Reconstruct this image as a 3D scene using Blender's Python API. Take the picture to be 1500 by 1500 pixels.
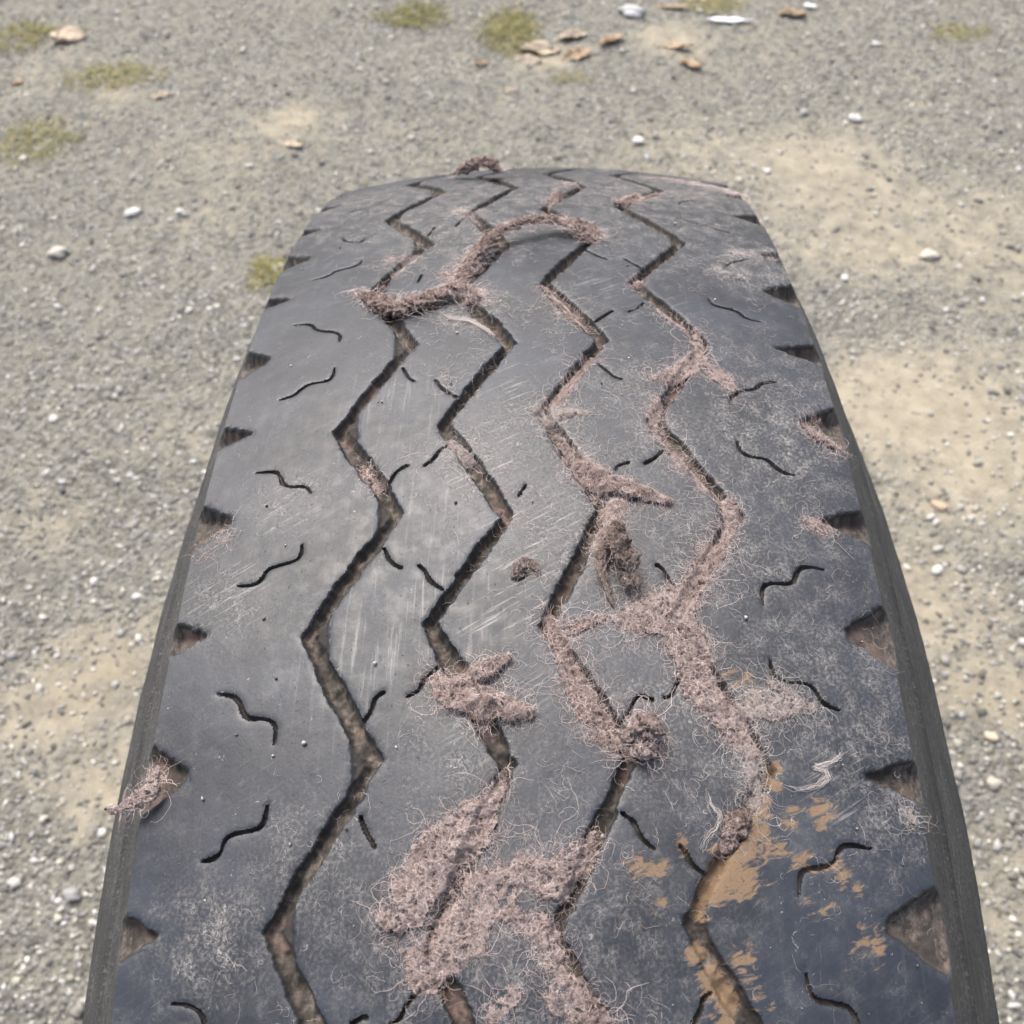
import bpy, math
import numpy as np

for o in list(bpy.data.objects):
    bpy.data.objects.remove(o, do_unlink=True)
scene = bpy.context.scene
COL = scene.collection
rng = np.random.default_rng(11)

# ------------------------------------------------------------------ camera
TR = 0.573702            # tyre outer radius
KC = 1.793               # crown curvature of the tread
TW = 0.22                # tread width
HW = TW / 2
FPX = 1494.83            # focal length in units of a 1500 px wide frame
PITCH, YAW, ROLL = -0.938608, 0.0607954, -0.0618393
CAM = np.array([0.0073152, -0.19194, 0.2641139 + 2 * TR])
_c, _s = math.cos(YAW), math.sin(YAW)
_right = np.array([_c, _s, 0.0]); _f0 = np.array([-_s, _c, 0.0]); _z = np.array([0, 0, 1.0])
C_FWD = math.cos(PITCH) * _f0 + math.sin(PITCH) * _z
_up = -math.sin(PITCH) * _f0 + math.cos(PITCH) * _z
C_U = math.cos(ROLL) * _right + math.sin(ROLL) * _up
C_W = -math.sin(ROLL) * _right + math.cos(ROLL) * _up

from mathutils import Matrix
cam_data = bpy.data.cameras.new('camera')
cam = bpy.data.objects.new('camera', cam_data)
COL.objects.link(cam)
M4 = Matrix(((C_U[0], C_W[0], -C_FWD[0], CAM[0]),
             (C_U[1], C_W[1], -C_FWD[1], CAM[1]),
             (C_U[2], C_W[2], -C_FWD[2], CAM[2]),
             (0, 0, 0, 1)))
cam.matrix_world = M4
cam_data.sensor_fit = 'HORIZONTAL'
cam_data.sensor_width = 36.0
cam_data.lens = 36.0 * FPX / 1500.0
cam_data.clip_start = 0.01
cam_data.clip_end = 500.0
cam_data.dof.use_dof = True
cam_data.dof.focus_distance = 0.315
cam_data.dof.aperture_fstop = cam_data.lens / 1.7      # entrance pupil of a phone lens, about 1.7 mm
scene.camera = cam

# ------------------------------------------------------------------ light
SUN_EL, SUN_AZ = math.radians(58), math.radians(-25)   # azimuth from +Y (ahead of the camera), negative = left
world = bpy.data.worlds.new('World')
scene.world = world
world.use_nodes = True
wn = world.node_tree
wn.nodes.clear()
wo = wn.nodes.new('ShaderNodeOutputWorld')
wb = wn.nodes.new('ShaderNodeBackground')
sky = wn.nodes.new('ShaderNodeTexSky')
sky.sky_type = 'NISHITA'
sky.sun_disc = False
sky.sun_elevation = SUN_EL
sky.sun_rotation = SUN_AZ
sky.air_density = 1.0
sky.dust_density = 7.0
sky.ozone_density = 0.6
hs = wn.nodes.new('ShaderNodeHueSaturation')
hs.inputs['Saturation'].default_value = 0.85          # veiled, overcast sky
wn.links.new(sky.outputs[0], hs.inputs['Color'])
wn.links.new(hs.outputs[0], wb.inputs['Color'])
wb.inputs['Strength'].default_value = 0.15
wn.links.new(wb.outputs[0], wo.inputs['Surface'])

sun_d = bpy.data.lights.new('sun', 'SUN')
sun_d.energy = 1.4
sun_d.angle = math.radians(32)
sun_d.color = (1.0, 0.98, 0.95)
sun = bpy.data.objects.new('sun', sun_d)
COL.objects.link(sun)
from mathutils import Vector
_sd = Vector((math.sin(SUN_AZ) * math.cos(SUN_EL), math.cos(SUN_AZ) * math.cos(SUN_EL), math.sin(SUN_EL)))
sun.rotation_euler = _sd.to_track_quat('Z', 'Y').to_euler()
sun.location = (0, 0, 6)

scene.view_settings.view_transform = 'Standard'
scene.view_settings.look = 'None'
scene.view_settings.exposure = 0.98
scene.view_settings.gamma = 1.0
scene.view_settings.use_curve_mapping = False

# ------------------------------------------------------------------ helpers
def ray(px, py):
    px = np.atleast_1d(np.asarray(px, float)); py = np.atleast_1d(np.asarray(py, float))
    d = C_FWD + C_U * ((px - 750) / FPX)[:, None] - C_W * ((py - 750) / FPX)[:, None]
    return d / np.linalg.norm(d, axis=1)[:, None]

def px_tread(px, py):
    """pixel of the 1500 px photograph -> (s, v) on the tread: arc length and lateral position"""
    d = ray(px, py); t = np.zeros(len(d))
    for i in range(260):
        q = CAM + d * t[:, None]
        g = np.hypot(q[:, 1], q[:, 2] - TR) - (TR - KC * q[:, 0] ** 2 / 2)
        t += g * (0.7 if i < 160 else 0.35)
    q = CAM + d * t[:, None]
    return np.arctan2(q[:, 1], q[:, 2] - TR) * TR, q[:, 0]

def px_scale(px, py):
    """metres per pixel, lateral, on the tread there"""
    s0, v0 = px_tread(px, py); s1, v1 = px_tread(np.asarray(px) + 2.0, py)
    return np.hypot(s1 - s0, v1 - v0) / 2

def px_ground(px, py):
    d = ray(px, py)
    return CAM + d * (-CAM[2] / d[:, 2])[:, None]

def surf(s, v, h):
    phi = s / TR; r = TR - KC * v * v / 2 + h
    return np.stack([v, r * np.sin(phi), TR + r * np.cos(phi)], -1)

def _hash(ix, iy, seed):
    n = (ix.astype(np.int64) * 374761393 + iy.astype(np.int64) * 668265263 + seed * 144269501) & 0xFFFFFFFF
    n = ((n ^ (n >> 13)) * 1274126177) & 0xFFFFFFFF
    n = ((n ^ (n >> 16)) * 2246822519) & 0xFFFFFFFF
    return ((n ^ (n >> 15)) & 0xFFFFFF) / float(0xFFFFFF)

def vnoise(x, y, seed=0):
    ix = np.floor(x); iy = np.floor(y); fx = x - ix; fy = y - iy
    fx = fx * fx * fx * (fx * (fx * 6 - 15) + 10); fy = fy * fy * fy * (fy * (fy * 6 - 15) + 10)
    a = _hash(ix, iy, seed); b = _hash(ix + 1, iy, seed); c = _hash(ix, iy + 1, seed); d = _hash(ix + 1, iy + 1, seed)
    return (a + (b - a) * fx) * (1 - fy) + (c + (d - c) * fx) * fy

def fbm(x, y, seed=0, octv=4, gain=0.5):
    r = 0; a = 1.0; t = 0
    for i in range(octv):
        r = r + a * vnoise(x * 2 ** i + 17.3 * i, y * 2 ** i - 9.1 * i, seed + i); t += a; a *= gain
    return r / t          # 0..1

def sstep(a, b, x):
    t = np.clip((x - a) / (b - a), 0, 1); return t * t * (3 - 2 * t)

def mesh_np(name, verts, faces, smooth=True, attrs=None):
    """verts (n,3); faces (m,3) or (m,4)"""
    verts = np.asarray(verts, np.float32); faces = np.asarray(faces, np.int32)
    me = bpy.data.meshes.new(name)
    k = faces.shape[1]; m = len(faces)
    me.vertices.add(len(verts)); me.vertices.foreach_set('co', verts.ravel())
    me.loops.add(m * k); me.loops.foreach_set('vertex_index', faces.ravel())
    me.polygons.add(m)
    me.polygons.foreach_set('loop_start', np.arange(0, m * k, k, dtype=np.int32))
    me.polygons.foreach_set('use_smooth', np.full(m, smooth, bool))
    me.update(calc_edges=True)
    for an, arr in (attrs or {}).items():
        arr = np.asarray(arr, np.float32)
        if arr.ndim == 1:
            a = me.attributes.new(an, 'FLOAT', 'POINT'); a.data.foreach_set('value', arr)
        else:
            a = me.attributes.new(an, 'FLOAT_VECTOR', 'POINT'); a.data.foreach_set('vector', arr.ravel())
    return me

def link(name, me, mat, parent=None):
    o = bpy.data.objects.new(name, me)
    COL.objects.link(o)
    if mat is not None and me is not None:
        me.materials.append(mat)
    o.parent = parent
    return o

def tag(o, label=None, cat=None, group=None, kind=None):
    if label: o['label'] = label
    if cat: o['category'] = cat
    if group: o['group'] = group
    if kind: o['kind'] = kind
    return o

def empty(name, loc=(0, 0, 0)):
    o = bpy.data.objects.new(name, None); COL.objects.link(o); o.location = loc
    o.empty_display_size = 0.05
    return o

# ------------------------------------------------------------------ materials
class NT:
    def __init__(self, name):
        self.mat = bpy.data.materials.new(name); self.mat.use_nodes = True
        self.t = self.mat.node_tree; self.t.nodes.clear()
        self.out = self.t.nodes.new('ShaderNodeOutputMaterial')
        self.b = self.t.nodes.new('ShaderNodeBsdfPrincipled')
        self.t.links.new(self.b.outputs[0], self.out.inputs['Surface'])
    def n(self, typ, **kw):
        x = self.t.nodes.new(typ)
        for k, v in kw.items(): setattr(x, k, v)
        return x
    def l(self, a, b): self.t.links.new(a, b)
    def attr(self, name):
        a = self.n('ShaderNodeAttribute'); a.attribute_name = name; return a
    def noise(self, vec, scale, detail=4, rough=0.55, dist=0.0):
        x = self.n('ShaderNodeTexNoise'); x.inputs['Scale'].default_value = scale
        x.inputs['Detail'].default_value = detail; x.inputs['Roughness'].default_value = rough
        x.inputs['Distortion'].default_value = dist
        if vec is not None: self.l(vec, x.inputs['Vector'])
        return x.outputs[0]
    def ramp(self, fac, a, b, ca=0.0, cb=1.0):
        x = self.n('ShaderNodeMapRange', interpolation_type='SMOOTHSTEP')
        x.inputs['From Min'].default_value = a; x.inputs['From Max'].default_value = b
        x.inputs['To Min'].default_value = ca; x.inputs['To Max'].default_value = cb
        self.l(fac, x.inputs['Value']); return x.outputs[0]
    def math(self, op, a, b=None, clamp=False):
        x = self.n('ShaderNodeMath', operation=op); x.use_clamp = clamp
        for i, q in enumerate((a, b)):
            if q is None: continue
            if isinstance(q, (int, float)): x.inputs[i].default_value = q
            else: self.l(q, x.inputs[i])
        return x.outputs[0]
    def mix(self, fac, a, b):
        x = self.n('ShaderNodeMix', data_type='RGBA')
        for i, q in ((0, fac), (6, a), (7, b)):
            if isinstance(q, (int, float)): x.inputs[i].default_value = q
            elif isinstance(q, tuple): x.inputs[i].default_value = (*q, 1.0)
            else: self.l(q, x.inputs[i])
        return x.outputs[2]
    def mapping(self, vec, scale=(1, 1, 1), rot=(0, 0, 0), loc=(0, 0, 0)):
        x = self.n('ShaderNodeMapping'); x.inputs['Scale'].default_value = scale
        x.inputs['Rotation'].default_value = rot; x.inputs['Location'].default_value = loc
        self.l(vec, x.inputs['Vector']); return x.outputs[0]
    def bump(self, h, strength, dist):
        x = self.n('ShaderNodeBump'); x.inputs['Strength'].default_value = strength
        x.inputs['Distance'].default_value = dist; self.l(h, x.inputs['Height'])
        self.l(x.outputs[0], self.b.inputs['Normal'])
    def set(self, **kw):
        for k, v in kw.items():
            i = self.b.inputs[k.replace('_', ' ')]
            if isinstance(v, (int, float)): i.default_value = v
            elif isinstance(v, tuple): i.default_value = (*v, 1.0)
            else: self.l(v, i)
        return self

def mat_rubber():
    m = NT('worn_rubber')
    sv = m.attr('sv').outputs['Vector']
    dep = m.attr('depth').outputs['Fac']
    mud = m.attr('mud').outputs['Fac']
    scl = m.attr('streak_long').outputs['Fac']
    scd = m.attr('streak_diag').outputs['Fac']
    dust = m.attr('dust').outputs['Fac']
    big = m.noise(sv, 22, 5, 0.6)
    mid = m.noise(sv, 140, 6, 0.65)
    fin = m.noise(sv, 900, 5, 0.7)
    c = m.mix(m.ramp(big, 0.35, 0.68), (0.0080, 0.0105, 0.0160), (0.0200, 0.0255, 0.0365))  # blue cast of the base colour stands in for sky reflection
    c = m.mix(m.math('MULTIPLY', m.ramp(mid, 0.52, 0.74), 0.42), c, (0.066, 0.072, 0.083))
    # greyish dust film, thick where dust gathers and where the far-crest sheen is painted in
    d1 = m.math('MULTIPLY', m.ramp(fin, 0.42, 0.66), m.ramp(dust, 0.12, 0.85, 0.045, 0.72))
    d1 = m.math('MULTIPLY', d1, m.ramp(mid, 0.36, 0.60, 0.25, 1.0))
    c = m.mix(d1, c, m.mix(m.ramp(big, 0.4, 0.65), (0.21, 0.207, 0.20), (0.225, 0.20, 0.172)))
    # hair-thin lint and scuff lines pressed into the surface
    sq = m.noise(sv, 210, 3, 0.6, 2.2)
    sqm = m.ramp(m.math('ABSOLUTE', m.math('SUBTRACT', sq, 0.5)), 0.004, 0.016, 1.0, 0.0)
    sqm = m.math('MULTIPLY', sqm, m.math('MULTIPLY', m.ramp(mid, 0.46, 0.62), m.ramp(dust, 0.15, 0.9, 0.12, 0.8)))
    c = m.mix(sqm, c, (0.33, 0.31, 0.29))
    # long streaks along the rolling direction, and diagonal scratches
    sl = m.noise(m.mapping(sv, (28, 520, 1)), 1.0, 4, 0.7)
    sl = m.math('MULTIPLY', m.ramp(sl, 0.52, 0.72), m.math('MAXIMUM', scl, 0.06))
    c = m.mix(m.math('MULTIPLY', sl, 0.7), c, (0.21, 0.21, 0.205))
    sd = m.noise(m.mapping(m.mapping(sv, (1, 1, 1), (0, 0, math.radians(31))), (850, 50, 1)), 1.0, 4, 0.7)
    sd = m.math('MULTIPLY', m.ramp(sd, 0.54, 0.70), m.math('MAXIMUM', scd, 0.05))
    c = m.mix(m.math('MULTIPLY', sd, 1.0), c, (0.31, 0.305, 0.295))
    # fine pale flecks and dark nicks
    fl = m.noise(sv, 520, 3, 0.5, 1.5)
    c = m.mix(m.math('MULTIPLY', m.ramp(fl, 0.70, 0.76), 0.5), c, (0.32, 0.31, 0.30))
    nk = m.noise(m.mapping(sv, (420, 700, 1), (0, 0, 0.4)), 1.0, 3, 0.55)
    nick = m.ramp(nk, 0.26, 0.33, 1.0, 0.0)
    c = m.mix(m.math('MULTIPLY', nick, 0.6), c, (0.018, 0.018, 0.018))
    # dark tone on the walls of the cuts, dirt on their floors
    gd = m.noise(sv, 330, 5, 0.7)
    dirt = m.mix(m.math('MULTIPLY', m.ramp(gd, 0.38, 0.7), m.ramp(m.noise(sv, 95, 4, 0.6), 0.40, 0.62, 0.2, 1.0)), (0.028, 0.024, 0.021), (0.165, 0.138, 0.114))
    dirt = m.mix(m.math('MULTIPLY', m.ramp(m.noise(sv, 60, 3), 0.5, 0.7), 0.6), dirt, (0.16, 0.105, 0.088))
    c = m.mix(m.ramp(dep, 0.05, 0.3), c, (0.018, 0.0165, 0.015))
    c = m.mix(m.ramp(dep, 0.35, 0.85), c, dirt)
    # ochre mud smears
    mn = m.noise(m.mapping(m.mapping(sv, (1, 1, 1), (0, 0, math.radians(18))), (150, 70, 1)), 1.0, 7, 0.62, 0.8)
    mn2 = m.noise(m.mapping(m.mapping(sv, (1, 1, 1), (0, 0, math.radians(24))), (430, 170, 1)), 1.0, 5, 0.65, 1.0)
    mm = m.ramp(m.math('ADD', m.math('ADD', mn, m.math('MULTIPLY', m.math('SUBTRACT', mn2, 0.5), 1.25)), mud), 0.93, 1.12)
    mm = m.math('MULTIPLY', mm, m.ramp(m.noise(sv, 1300, 3, 0.6), 0.28, 0.5, 0.55, 1.0))
    mudc = m.mix(mid, (0.145, 0.092, 0.050), (0.215, 0.147, 0.090))
    c = m.mix(m.math('MULTIPLY', mm, 0.86), c, mudc)
    rough = m.math('ADD', m.ramp(mid, 0.3, 0.7, 0.42, 0.60), m.math('MULTIPLY', m.math('MAXIMUM', d1, mm), 0.4), True)
    rough = m.math('MAXIMUM', rough, m.ramp(dep, 0.1, 0.4, 0.0, 0.9))
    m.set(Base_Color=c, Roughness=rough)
    m.b.inputs['IOR'].default_value = 1.5
    hgt = m.math('ADD', m.math('MULTIPLY', fin, 0.5), m.math('ADD', mid, m.math('MULTIPLY', m.math('ADD', mm, m.math('MULTIPLY', sd, -0.4)), 0.6)))
    hgt = m.math('SUBTRACT', hgt, m.math('MULTIPLY', nick, 0.8))
    m.bump(hgt, 0.45, 0.00032)
    return m.mat

def mat_sidewall():
    m = NT('sidewall_rubber')
    sv = m.attr('sv').outputs['Vector']
    st = m.noise(m.mapping(sv, (30, 800, 1)), 1.0, 6, 0.74)
    big = m.noise(sv, 30, 5, 0.6)
    fin = m.noise(sv, 800, 4, 0.7)
    c = m.mix(m.ramp(big, 0.35, 0.7), (0.020, 0.0215, 0.024), (0.042, 0.043, 0.045))
    c = m.mix(m.math('MULTIPLY', m.ramp(st, 0.52, 0.75), 0.5), c, (0.14, 0.134, 0.125))
    c = m.mix(m.math('MULTIPLY', m.ramp(fin, 0.48, 0.72), m.ramp(big, 0.4, 0.65, 0.25, 0.75)), c, (0.22, 0.205, 0.187))
    crk = m.noise(m.mapping(sv, (90, 260, 1)), 1.0, 4, 0.6, 0.8)
    crk = m.ramp(m.math('ABSOLUTE', m.math('SUBTRACT', crk, 0.5)), 0.0, 0.010, 1.0, 0.0)
    crk = m.math('MULTIPLY', crk, m.ramp(big, 0.5, 0.6))
    c = m.mix(crk, c, (0.012, 0.012, 0.012))
    gd = m.noise(sv, 330, 5, 0.7)
    c = m.mix(m.attr('floor').outputs['Fac'], c, m.mix(m.ramp(gd, 0.35, 0.7), (0.034, 0.029, 0.025), (0.145, 0.120, 0.100)))
    m.set(Base_Color=c, Roughness=0.55)
    m.bump(m.math('SUBTRACT', m.math('ADD', m.math('MULTIPLY', st, 1.1), fin), crk), 0.8, 0.0009)
    return m.mat

def mat_felt(name, c0, c1, c2):
    """matted fibre: tangled thread lines over a darker bed"""
    m = NT(name)
    geo = m.n('ShaderNodeTexCoord').outputs['Object']
    a = m.noise(geo, 90, 5, 0.65)
    c = m.mix(m.ramp(a, 0.35, 0.68), c0, c1)
    dk = m.ramp(m.noise(geo, 55, 4, 0.65), 0.46, 0.64)
    c2v = m.mix(m.math('MULTIPLY', dk, 0.45), c2, tuple(x * f for x, f in zip(c2, (0.50, 0.43, 0.40))))
    c = m.mix(m.math('MULTIPLY', dk, 0.6), c, tuple(x * 0.6 for x in c0))
    def lines(scale, dist, w, off):
        n = m.noise(m.mapping(geo, (1, 1, 1), (0.3, 0.2, off), (off, 0, 0)), scale, 2, 0.5, dist)
        return m.ramp(m.math('ABSOLUTE', m.math('SUBTRACT', n, 0.5)), 0.0, w, 1.0, 0.0)
    l1 = lines(620, 1.6, 0.075, 0.0); l2 = lines(820, 2.4, 0.085, 1.7); l3 = lines(430, 2.0, 0.05, 3.1)
    ln = m.math('MAXIMUM', m.math('MAXIMUM', l1, l2), l3)
    c = m.mix(m.math('MULTIPLY', ln, 0.9), c, c2v)
    pit = m.ramp(m.noise(geo, 560, 4, 0.75), 0.36, 0.47, 0.85, 0.0)
    c = m.mix(pit, c, (0.040, 0.027, 0.023))
    m.set(Base_Color=c, Roughness=0.95)
    m.b.inputs['Specular IOR Level'].default_value = 0.15
    m.bump(m.math('SUBTRACT', m.math('ADD', ln, m.noise(geo, 1500, 3, 0.7)), pit), 1.0, 0.0009)
    return m.mat

def mat_strand(name, c0, c1):
    m = NT(name)
    t = m.attr('tone').outputs['Fac']
    c = m.mix(t, c0, c1)
    m.set(Base_Color=c, Roughness=0.8)
    m.b.inputs['Specular IOR Level'].default_value = 0.2
    return m.mat

def mat_ground():
    m = NT('gravel_ground')
    p = m.n('ShaderNodeTexCoord').outputs['Object']
    sand = m.attr('sand').outputs['Fac']
    n1 = m.noise(p, 3.2, 6, 0.62); n2 = m.noise(p, 26, 6, 0.65); n3 = m.noise(p, 150, 5, 0.7)
    vo = m.n('ShaderNodeTexVoronoi'); vo.inputs['Scale'].default_value = 105
    m.l(p, vo.inputs['Vector'])
    vcol = m.n('ShaderNodeSeparateColor'); m.l(vo.outputs['Color'], vcol.inputs[0])
    g = m.mix(vcol.outputs[0], (0.092, 0.092, 0.082), (0.250, 0.246, 0.220))
    g = m.mix(m.math('MULTIPLY', m.ramp(n2, 0.4, 0.7), 0.75), g, (0.228, 0.218, 0.176))
    s = m.mix(m.ramp(n2, 0.3, 0.7), (0.262, 0.234, 0.176), (0.365, 0.330, 0.255))
    s = m.mix(m.math('MULTIPLY', m.ramp(n1, 0.5, 0.75), 0.5), s, (0.255, 0.21, 0.142))
    f = m.ramp(m.math('ADD', sand, m.math('MULTIPLY', m.math('SUBTRACT', n2, 0.5), 0.9)), 0.10, 1.0)
    c = m.mix(f, g, s)
    c = m.mix(m.math('MULTIPLY', m.ramp(m.noise(p, 7, 5, 0.6), 0.5, 0.75), 0.4), c, (0.215, 0.212, 0.165))
    c = m.mix(m.math('MULTIPLY', m.ramp(n3, 0.62, 0.75), 0.45), c, (0.36, 0.35, 0.33))
    c = m.mix(m.math('MULTIPLY', m.ramp(n3, 0.40, 0.28), 0.5), c, (0.075, 0.072, 0.066))
    m.set(Base_Color=c, Roughness=0.95)
    m.b.inputs['Specular IOR Level'].default_value = 0.25
    vd = m.math('MULTIPLY', m.ramp(vo.outputs['Distance'], 0.0, 0.6, 1.0, 0.0), m.ramp(f, 0.0, 0.8, 1.0, 0.1))
    m.bump(m.math('ADD', n3, vd), 0.9, 0.006)
    return m.mat

def mat_pebble(name='pebble_stone'):
    m = NT(name)
    t = m.attr('col').outputs['Vector']
    p = m.n('ShaderNodeTexCoord').outputs['Object']
    n = m.noise(p, 260, 4, 0.65)
    c = m.mix(m.ramp(n, 0.3, 0.7, 0.0, 0.45), t, (0.16, 0.152, 0.138))
    m.set(Base_Color=c, Roughness=0.8)
    m.bump(n, 0.5, 0.002)
    return m.mat

def mat_plain(name, c0, c1, scale=60, rough=0.85):
    m = NT(name)
    p = m.n('ShaderNodeTexCoord').outputs['Object']
    n = m.noise(p, scale, 5, 0.65)
    m.set(Base_Color=m.mix(m.ramp(n, 0.3, 0.7), c0, c1), Roughness=rough)
    m.bump(n, 0.4, 0.002)
    return m.mat

RUB = mat_rubber(); SIDE = mat_sidewall()
FELT = mat_felt('matted_fibre', (0.20, 0.142, 0.128), (0.36, 0.275, 0.255), (0.66, 0.55, 0.52))
FELT_RED = mat_felt('matted_fibre_reddish', (0.13, 0.080, 0.068), (0.265, 0.182, 0.160), (0.54, 0.43, 0.39))
FELT_GREY = mat_felt('matted_fibre_grey', (0.13, 0.097, 0.085), (0.24, 0.188, 0.166), (0.47, 0.39, 0.352))
STRAND = mat_strand('fibre_strands', (0.13, 0.088, 0.076), (0.70, 0.585, 0.55)) #(0.260, 0.182, 0.159), (0.624, 0.520, 0.481))
STRAND_G = mat_strand('fibre_strands_grey', (0.08, 0.060, 0.052), (0.48, 0.40, 0.365))
STRAND_W = mat_strand('pale_threads', (0.17, 0.145, 0.135), (0.60, 0.55, 0.52))
GROUND = mat_ground(); PEB = mat_pebble()
GRASS = mat_strand('grass_blades', (0.135, 0.140, 0.045), (0.30, 0.262, 0.135))
LEAF = mat_plain('dry_leaf', (0.24, 0.165, 0.10), (0.40, 0.31, 0.21), 70)
LEAF2 = mat_plain('pale_dry_leaf', (0.31, 0.245, 0.175), (0.46, 0.395, 0.31), 60)
WOOD = mat_plain('weathered_chip', (0.36, 0.275, 0.20), (0.50, 0.41, 0.32), 60)
WHITE = mat_plain('white_plastic', (0.66, 0.66, 0.68), (0.80, 0.80, 0.80), 30, 0.5)

# ------------------------------------------------------------------ ground
def sand_mask(x, y):
    m = np.zeros_like(x)
    for px, py, r, a in SAND:
        g = px_ground(px, py)[0]
        m = np.maximum(m, a * np.exp(-(((x - g[0]) / r) ** 2 + ((y - g[1]) / (r * 0.8)) ** 2)))
    m += 0.75 * (fbm(x * 3.1 + 5, y * 3.8 + 2, 41, 5) - 0.5)
    return m
SAND = [(800, 78, .10, .95), (985, 60, .12, .8), (170, 135, .10, .8), (70, 180, .08, .7), (1350, 600, .26, 1.0), (1460, 690, .24, 1.0), (1200, 250, .26, .6), (1330, 860, .16, .85), (1300, 330, .34, .6),
        (1440, 330, .30, .55), (150, 1150, .12, .7), (60, 1040, .14, .7), (150, 950, .12, .6), (60, 770, .14, .5),
        (250, 230, .22, .45), (430, 180, .11, .7), (310, 320, .12, .45), (1450, 1010, .12, .55), (1000, 220, .18, .4),
        (680, 190, .2, .2), (1120, 80, .3, .2), (90, 130, .30, .35), (260, 640, .2, .35), (200, 1420, .12, .35), (1480, 1300, .14, .55)]

def ground_relief(x, y):
    return (fbm(x * 5, y * 5, 7, 5) - 0.5) * 0.022 - 0.004
gx = np.arange(-2.2, 2.0001, 0.013); gy = np.arange(-0.6, 3.4001, 0.013)
X, Y = np.meshgrid(gx, gy)
Z = ground_relief(X, Y)
# fade to flat at the rim
rim = np.minimum.reduce([X - gx[0], gx[-1] - X, Y - gy[0], gy[-1] - Y])
Z = Z * sstep(0, 0.3, rim)
nr, nc = X.shape
# one sheet: fine middle plus a skirt of big quads reaching the horizon
V = np.stack([X, Y, Z], -1).reshape(-1, 3)
idx = np.arange(nr * nc).reshape(nr, nc)
F = np.stack([idx[:-1, :-1], idx[:-1, 1:], idx[1:, 1:], idx[1:, :-1]], -1).reshape(-1, 4)
far = 250.0
ring = np.concatenate([idx[0, :], idx[1:, -1], idx[-1, -2::-1], idx[-2:0:-1, 0]])
rv = V[ring]; ang = rv - np.array([0, 1.2, 0]); ang = ang / np.linalg.norm(ang[:, :2], axis=1)[:, None]
prev = ring; VV = [V]; FF = [F]; base = len(V)
for rad in (6.0, 20.0, 70.0, far):
    nv = np.array([0, 1.2, 0]) + ang * rad; nv[:, 2] = 0
    VV.append(nv); cur = np.arange(base, base + len(ring)); base += len(ring)
    FF.append(np.stack([prev, np.roll(prev, -1), np.roll(cur, -1), cur], -1)[:, ::-1])
    prev = cur
V = np.concatenate(VV); F = np.concatenate(FF)
sm = sand_mask(V[:, 0], V[:, 1])
g = link('ground', mesh_np('ground', V, F, True, {'sand': sm}), GROUND)
tag(g, 'grey gravel yard with sandy patches behind the tyre', 'ground', kind='structure')

# icosphere data
def ico(sub=0):
    t = (1 + 5 ** .5) / 2
    v = np.array([(-1, t, 0), (1, t, 0), (-1, -t, 0), (1, -t, 0), (0, -1, t), (0, 1, t), (0, -1, -t), (0, 1, -t), (t, 0, -1), (t, 0, 1), (-t, 0, -1), (-t, 0, 1)], float)
    f = [(0, 11, 5), (0, 5, 1), (0, 1, 7), (0, 7, 10), (0, 10, 11), (1, 5, 9), (5, 11, 4), (11, 10, 2), (10, 7, 6), (7, 1, 8), (3, 9, 4), (3, 4, 2), (3, 2, 6), (3, 6, 8), (3, 8, 9), (4, 9, 5), (2, 4, 11), (6, 2, 10), (8, 6, 7), (9, 8, 1)]
    v /= np.linalg.norm(v[0]); v = list(map(tuple, v))
    for _ in range(sub):
        nf = []; cache = {}
        def mid(a, b):
            k = (min(a, b), max(a, b))
            if k not in cache:
                q = (np.array(v[a]) + np.array(v[b])); q /= np.linalg.norm(q); v.append(tuple(q)); cache[k] = len(v) - 1
            return cache[k]
        for a, b, c in f:
            ab, bc, ca = mid(a, b), mid(b, c), mid(c, a); nf += [(a, ab, ca), (b, bc, ab), (c, ca, bc), (ab, bc, ca)]
        f = nf
    return np.array(v), np.array(f)
I0 = ico(0); I1 = ico(1); I2 = ico(2)

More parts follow.
